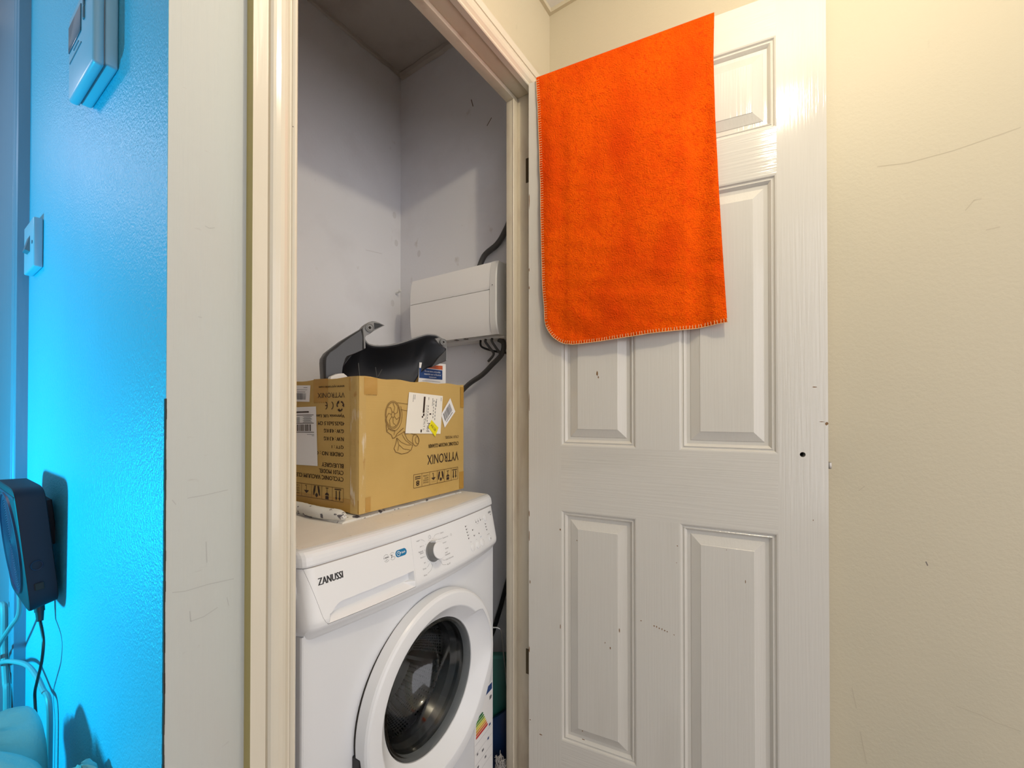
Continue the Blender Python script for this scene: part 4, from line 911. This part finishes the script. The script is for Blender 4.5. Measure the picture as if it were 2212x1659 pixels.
mb = MB(); cbox(mb, CX0 + .006, CX1 - .057, CY0 + .026, CY1 - .004, CZM - .003, CZM + .003, .0005); mb.build('front_gap', M['seam'], CU)
rows = []
for i in range(25):
    t = i / 24; z = CZ0 - .0005 + (CZ1 - CZ0 + .001) * t; x = CX0 - .0018 + .011 * max(0, (t - .62) / .38) ** 3 + .013 * max(0, (.38 - t) / .38) ** 4
    rows.append([cu(CX1 - .05, CY0 + .0265, z), cu(x + .002, CY0 + .0265, z), cu(x, CY0 + .0245, z), cu(x, CY0 + .003, z), cu(x + .003, CY0, z), cu(CX1 - .05, CY0, z)])
mb = MB(); mb.grid(rows); mb.add(rows[0], [tuple(range(6))]); mb.add(rows[-1], [tuple(range(6))]); mb.build('end_cap', M['nearwhite'], CU, sharp=35)
mb = MB(); a = cu(CX0 - .0019, CY0 + .014, CZM + .012); mb.tube([a, (a[0] - .0010, a[1], a[2])], .0042, 14, smooth=0); sc_ = mb.build('cover_screw', M['nearwhite'], CU)
mb = MB(); mb.tube([(a[0] - .0010, a[1], a[2]), (a[0] - .0013, a[1], a[2])], .0016, 10, smooth=0); mb.build('screw_slot', M['gap'], sc_)
mb = MB()
for z in (CZ0 + .035, CZ1 - .030):
    mb = MB(); cbox(mb, CX0 + .045, CX0 + .060, CY0 - .001, CY0 + .009, z - .010, z + .010, .001); mb.build('side_lug', M['nearwhite'], CU)
mb = MB()
for y in (.90, .94):
    mb = MB(); cbox(mb, CX0 + .020, CX0 + .034, y, y + .010, CZ0 - .0015, CZ0 + .002, .0005); mb.build('knockout', M['seam'], CU)
mb = MB(); mb.tube([(1.118, .905, 1.540), (1.1250, .8796, 1.6039), (1.1290, .8289, 1.6338), (1.1310, .8005, 1.6659), (1.1320, .775, 1.72), (1.1320, .765, 1.85), (1.1320, .762, 2.10), (1.1320, .762, 2.425)], .0095, 12)
tag(mb.build('cable', M['cable']), 'thick grey cable curving up the wall from the top of the fuse box', 'cable')
mb = MB(); mb.tube([(1.100, .800, 1.3125), (1.115, .790, 1.300), (1.1170, .800, 1.2655), (1.1170, .8426, 1.2306), (1.1170, .8816, 1.2017), (1.120, .9528, 1.165), (1.1250, 1.02, 1.10), (1.1300, 1.08, .95), (1.132, 1.12, .80)], .0085, 12)
tag(mb.build('cable', M['cable']), 'thick dark cable running down behind the box from under the fuse box', 'cable')
mb = MB(); mb.tube([(1.085, .862, 1.3125), (1.098, .868, 1.294), (1.128, .845, 1.282), (1.1375, .80, 1.273), (1.1385, .765, 1.268), (1.1390, .74, 1.266)], .0035, 8)
tag(mb.build('cable', M['black']), 'thin black cable looping under the right end of the fuse box', 'cable')
for k, (y, zz) in enumerate(((.838, 1.285), (.812, 1.282))):
    mb = MB(); mb.tube([(1.082, y, 1.3128), (1.086, y + .004, 1.305), (1.098, y - .006, zz), (1.1085, y - .012, zz - .018), (1.1105, y + .012, 1.245)], .0042, 8)
    tag(mb.build('cable', M['cable']), ('short dark wire curving down from the fuse box, left of its pair', 'short dark wire curving down from the fuse box, right of its pair')[k], 'cable')
# hook screwed into the corner
mb = MB(); mb.tube([(1.120, YC, 1.545), (1.118, YC - .018, 1.547), (1.117, YC - .028, 1.551)], .0032, 8, smooth=3); mb.tube([(1.117, YC - .027, 1.5505), (1.1168, YC - .031, 1.552)], .0055, 10, smooth=0)
tag(mb.build('wall_hook', M['nearwhite']), 'small white painted screw hook in the closet corner left of the fuse box', 'hook')

# ------------------------------------------------------------------ bucket, pole and lint in the gap beside the machine
BK = thing('plastic_tote', 'flat teal plastic tote with a wire handle in the gap beside the washing machine', 'tote', (1.050, .775, 0), math.radians(-55))
mb = MB(); rows = []
for i in range(15):
    t = i / 14; z = .331 * t; fl = .017 * math.sin(math.pi * min(max(t, .04), .97)) ** .5 + .003; wd = .068 + .004 * t; r_ = []
    for k in range(40):
        a = 2 * math.pi * k / 40; c, d = math.cos(a), math.sin(a)
        r_.append((wd * abs(c) ** .45 * (1 if c > 0 else -1), fl * abs(d) ** .6 * (1 if d > 0 else -1) + .003 * NZ.noise(Vector((c * 2, d * 2, z * 14))), z + (.004 * c if t > .9 else 0)))
    rows.append(r_)
mb.grid(rows, closed=True); mb.add(rows[0], [tuple(range(40))]); mb.add(rows[-1], [tuple(range(40))]); mb.build('tote_body', M['bucket'], BK)
mb = MB(); mb.grid([[(p[0] * 1.015, p[1] * 1.1, z) for p in rows[-1]] for z in (.318, .3335)], closed=True); mb.add([(p[0] * 1.015, p[1] * 1.1, .3335) for p in rows[-1]], [tuple(range(40))]); mb.build('top_hem', M['bucketlid'], BK)
mb = MB(); mb.tube([(-.060, -.012, .315), (-.060, -.022, .37), (-.050, -.0245, .41), (-.030, -.0250, .425), (-.005, -.0250, .427), (.010, -.0250, .425), (.018, -.0252, .411), (.027, -.0255, .330), (.039, -.0255, .215), (.043, -.0250, .14)], .0022, 8); mb.build('handle', M['wire'], BK)
mb = MB(); n = 24; rows = []
for i in range(13):
    t = i / 12; rows.append([((.030 + .030 * math.sin(math.pi * t) ** .6) * (1 + .25 * NZ.noise(Vector((math.cos(a) * 2, math.sin(a) * 2, t * 5)))) * math.cos(a) * .80, (.030 + .030 * math.sin(math.pi * t) ** .6) * (1 + .3 * NZ.noise(Vector((math.cos(a) * 2, math.sin(a) * 2, t * 5 + 3)))) * math.sin(a) * .14, .002 + (.172 + .016 * math.cos(a)) * t) for a in [2 * math.pi * k / n for k in range(n)]])
mb.grid(rows, closed=True); mb.add(rows[-1], [tuple(range(n))]); mb.add(rows[0], [tuple(range(n))])
bagobj = mb.build('plastic_bag', M['bluebag'], None, (1.030, .7440, 0)); bagobj.rotation_euler = (0, 0, math.radians(-55)); tag(bagobj, 'crumpled blue plastic bag on the floor in front of the teal tote', 'bag')
mb = MB(); mb.tube([(1.135, 1.02, 0.0), (1.1355, .862, .31), (1.1360, .785, .54), (1.1360, .72, .74)], .0075, 10, smooth=4)
tag(mb.build('pole', M['black']), 'thin black pole leaning on the closet wall behind the teal tote', 'pole')
mb = MB()
for k in range(420):
    q = random.random(); cx = .972 + .055 * q; hh = .085 * (1 - q) ** 1.3 + .018; cz = random.random() * hh + .004; cy = .7000 + random.random() * .018
    pts = [(max(.968, cx + random.uniform(-.014, .014)), min(.7200, max(.6985, cy + random.uniform(-.005, .005))), max(.002, cz + random.uniform(-.012, .012))) for _ in range(4)]; mb.tube(pts, .0007, 4, smooth=3)
lo = mb.build('floor_lint', M['lint']); lo['kind'] = 'stuff'; tag(lo, 'grey white fluff and dust gathered on the closet floor under the bag', 'lint')

# ------------------------------------------------------------------ on the blue lit wall
TH_ = thing('thermostat', 'white wall thermostat with a small display high on the blue lit wall', 'thermostat', (XB, .90, 1.58))
def bbp(mb, x0, x1, y0, y1, z0, z1, r, base, seg=3): mb.bbox(x0 - base[0], x1 - base[0], y0 - base[1], y1 - base[1], z0 - base[2], z1 - base[2], r, seg)
tb = (XB, .90, 1.58)
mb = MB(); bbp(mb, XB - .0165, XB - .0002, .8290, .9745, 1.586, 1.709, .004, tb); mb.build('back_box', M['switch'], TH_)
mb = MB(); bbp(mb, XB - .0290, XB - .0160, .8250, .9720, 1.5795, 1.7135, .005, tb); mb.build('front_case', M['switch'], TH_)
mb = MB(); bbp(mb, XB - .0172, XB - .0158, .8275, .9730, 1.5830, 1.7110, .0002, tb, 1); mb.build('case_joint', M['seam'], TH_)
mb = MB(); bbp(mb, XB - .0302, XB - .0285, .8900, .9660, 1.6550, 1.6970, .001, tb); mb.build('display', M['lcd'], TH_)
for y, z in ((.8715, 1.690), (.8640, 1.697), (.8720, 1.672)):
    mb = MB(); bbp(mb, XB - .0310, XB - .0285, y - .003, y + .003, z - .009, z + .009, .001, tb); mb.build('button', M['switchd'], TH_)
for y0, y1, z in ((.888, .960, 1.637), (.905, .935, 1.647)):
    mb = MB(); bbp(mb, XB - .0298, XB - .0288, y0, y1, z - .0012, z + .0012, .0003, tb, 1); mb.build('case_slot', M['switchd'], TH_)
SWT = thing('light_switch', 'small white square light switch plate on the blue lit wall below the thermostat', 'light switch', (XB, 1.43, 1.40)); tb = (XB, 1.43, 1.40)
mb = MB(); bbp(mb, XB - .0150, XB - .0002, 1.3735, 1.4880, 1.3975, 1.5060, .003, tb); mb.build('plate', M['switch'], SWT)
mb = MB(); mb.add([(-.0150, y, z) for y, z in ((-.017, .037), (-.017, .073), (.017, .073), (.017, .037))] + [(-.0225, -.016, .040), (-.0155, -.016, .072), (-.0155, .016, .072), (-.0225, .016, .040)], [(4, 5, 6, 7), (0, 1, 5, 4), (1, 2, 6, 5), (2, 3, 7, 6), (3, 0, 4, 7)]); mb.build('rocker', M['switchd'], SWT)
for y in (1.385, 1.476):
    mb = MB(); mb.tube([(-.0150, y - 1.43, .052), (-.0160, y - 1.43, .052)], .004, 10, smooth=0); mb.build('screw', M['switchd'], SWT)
# router: leans out a little at the top
RT = thing('wifi_router', 'dark box router with a ribbed round front hanging on the blue lit wall', 'router', (.186, 1.262, .716))
tilt = math.atan2(.0215, .226)
RM = Matrix.Rotation(-tilt, 4, 'Y')
def rt(x, y, z): p = RM @ Vector((x, y, z)); return (p.x - .0030, p.y, p.z)
def rbox(mb, x0, x1, y0, y1, z0, z1, r, mi=0, seg=3):
    t = MB(); t.bbox(x0, x1, y0, y1, z0, z1, r, seg); mb.add([rt(*v) for v in t.v], t.f, mi)
mb = MB(); n = 40; HY, HZ = .112, .116
def sup(k, s_=1.0, e=9.0):
    a = 2 * math.pi * k / 80; c, d = math.cos(a), math.sin(a); return (HY * s_ * abs(c) ** (2 / e) * (1 if c > 0 else -1), .116 + HZ * s_ * abs(d) ** (2 / e) * (1 if d > 0 else -1))
rows = [[rt(x, sup(k, s_)[0], sup(k, s_)[1]) for k in range(80)] for x, s_ in ((-.0005, .93), (-.002, .96), (-.036, 1.0), (-.0385, .995), (-.0395, .975))]
mb.grid(rows, closed=True); mb.add(rows[0], [tuple(range(80))]); mb.add(rows[-1], [tuple(range(80))]); mb.build('case', M['routerd'], RT, sharp=40)
mb = MB(); rows = []; r = .086
prf = [(.100, -.0395), (.0985, -.0425), (.096, -.0430), (.0945, -.0405), (.090, -.0398)]
k = 0; rr = .088
while rr > .006: prf += [(rr, -.0398), (rr - .0012, -.0412), (rr - .0030, -.0412), (rr - .0040, -.0398)]; rr -= .0046
prf.append((.001, -.0400))
mb.grid([[rt(x, q * math.cos(2 * math.pi * k / 64), .116 + q * 1.0 * math.sin(2 * math.pi * k / 64)) for k in range(64)] for q, x in prf], closed=True); mb.build('ribbed_disc', M['router'], RT, sharp=30)
mb = MB(); rbox(mb, -.0405, -.0390, -.105, .100, .212, .218, .0005, 0, 1); mb.build('front_trim', M['router'], RT)
mb = MB(); rbox(mb, -.030, -.018, -.1135, -.1115, .042, .055, .001, 0, 1); mb.build('side_port', M['gap'], RT)
mb = MB(); t = [rt(-.024 + .0075 * math.cos(2 * math.pi * k / 20), -.1128, .088 + .0085 * math.sin(2 * math.pi * k / 20)) for k in range(21)]; mb.tube(t, .0006, 5, smooth=0); mb.build('side_button', M['router'], RT)
mb = MB(); rbox(mb, -.002, .0165, -.03, .03, .10, .19, .002); mb.build('wall_bracket', M['routerd'], RT)
PL = thing('power_lead', 'thin black power lead with a plug hanging straight down from the router', 'cable', (.166, 1.235, .705))
def s3(p): return (p[0] - .166, p[1] - 1.235, p[2] - .705)
mb = MB(); mb.tube([s3((.165, 1.2370, .7190)), s3((.166, 1.2320, .6900))], .0075, 12, smooth=0); mb.tube([s3((.166, 1.2320, .690)), s3((.166, 1.2275, .6720))], [.0062, .0048], 12, smooth=0); mb.build('plug', M['black'], PL)
mb = MB(); mb.tube([s3(p) for p in [(.166, 1.2275, .673), (.164, 1.1868, .6598), (.163, 1.1727, .6427), (.162, 1.181, .6087), (.162, 1.2166, .5648), (.162, 1.2423, .5311), (.162, 1.2385, .5061), (.162, 1.226, .475), (.162, 1.228, .40), (.162, 1.23, .20), (.162, 1.23, .01)]], .0024, 8); mb.build('lead', M['black'], PL)
for pts, r, lab in (([(.155, 1.370, .716), (.158, 1.3919, .6475), (.150, 1.442, .6032), (.143, 1.5336, .5389), (.142, 1.600, .4854), (.143, 1.5936, .475), (.150, 1.4682, .5213), (.166, 1.3807, .5362), (.173, 1.3213, .5304), (.175, 1.2611, .5214), (.175, 1.200, .5150), (.175, 1.195, .40), (.175, 1.20, .20), (.175, 1.20, .01)], .0045, 'grey network cable dipping in a loop from the router to the linen bag'),
                    ([(.158, 1.80, .47), (.158, 1.7606, .5514), (.158, 1.6968, .5838), (.158, 1.6288, .6037), (.158, 1.6061, .5903), (.158, 1.6009, .5013), (.158, 1.5687, .434), (.158, 1.5533, .4065), (.1565, 1.53, .20), (.1565, 1.53, .01)], .0062, 'pale cable arching highest over the corner by the door casing'),
                    ([(.124, 1.80, .42), (.124, 1.7508, .399), (.124, 1.6693, .392), (.124, 1.5799, .3854), (.124, 1.5364, .3477), (.124, 1.5215, .20), (.124, 1.52, .01)], .0070, 'pale cable sagging lowest beside the door casing'),
                    ([(.104, 1.80, .47), (.104, 1.7543, .4528), (.104, 1.6566, .4372), (.104, 1.5951, .402), (.104, 1.56, .22), (.104, 1.56, .01)], .0060, 'pale cable sloping between the two other pale cables')):
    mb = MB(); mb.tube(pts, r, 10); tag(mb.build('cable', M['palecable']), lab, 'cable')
# crumpled linen bag
mb = MB(); rows = []; nA = 72
for i in range(40):
    t = i / 39
    if t < .6: z = .44 * t / .6; r = .118 + .012 * math.sin(t * 7)
    else: q = (t - .6) / .4; z = .44 + .085 * math.sin(q * math.pi / 2); r = .126 * math.cos(q * math.pi / 2) + .002
    rw = []
    for k in range(nA):
        a = 2 * math.pi * k / nA; nn_ = NZ.noise(Vector((math.cos(a) * 1.6, math.sin(a) * 1.6, z * 5))); n2 = NZ.noise(Vector((math.cos(a) * 4, math.sin(a) * 4, z * 11 + 4)))
        rg = 1 - 2 * abs(NZ.noise(Vector((math.cos(a) * 2.0 + z * 4, math.sin(a) * 2.0, z * 6 + 1)))); rr = r * (1 + .10 * nn_ + .03 * n2 + .08 * (rg - .6)); zz = z * 1.10 + (.030 * nn_ + .010 * n2 + .030 * (rg - .6) * (1 if t > .5 else 0)) * min(1, z / .3) + (.02 * math.cos(a - .9) if t > .5 else 0) * min(1, r / .1)
        xx = rr * math.cos(a); xx = xx if xx < .085 else .085 + .030 * math.tanh((xx - .085) / .05); rw.append((xx, rr * math.sin(a) * 1.25, max(0, zz)))
    rows.append(rw)
mb.grid(rows, closed=True); mb.add(rows[0], [tuple(range(nA))])
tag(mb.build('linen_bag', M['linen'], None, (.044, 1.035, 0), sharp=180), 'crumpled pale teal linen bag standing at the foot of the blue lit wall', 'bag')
mb = MB(); rows = []
for i in range(16):
    t = i / 15; rw = []
    for k in range(40):
        a = 2 * math.pi * k / 40; f = 1 + .35 * NZ.noise(Vector((math.cos(a) * 2.2, math.sin(a) * 2.2, t * 2)))
        if t < .7: r_, z = .040, .545 * t / .7
        else: q = (t - .7) / .3; r_, z = .040 * math.cos(q * math.pi / 2) + .001, .545 + .020 * math.sin(q * math.pi / 2)
        rw.append((max(-.05, min(.026, r_ * f * math.cos(a) * .55)), r_ * f * math.sin(a) * .75, z + (.010 * NZ.noise(Vector((math.cos(a) * 3, math.sin(a) * 3, 8))) if t > .5 else 0)))
    rows.append(rw)
mb.grid(rows, closed=True); mb.add(rows[0], [tuple(range(40))])
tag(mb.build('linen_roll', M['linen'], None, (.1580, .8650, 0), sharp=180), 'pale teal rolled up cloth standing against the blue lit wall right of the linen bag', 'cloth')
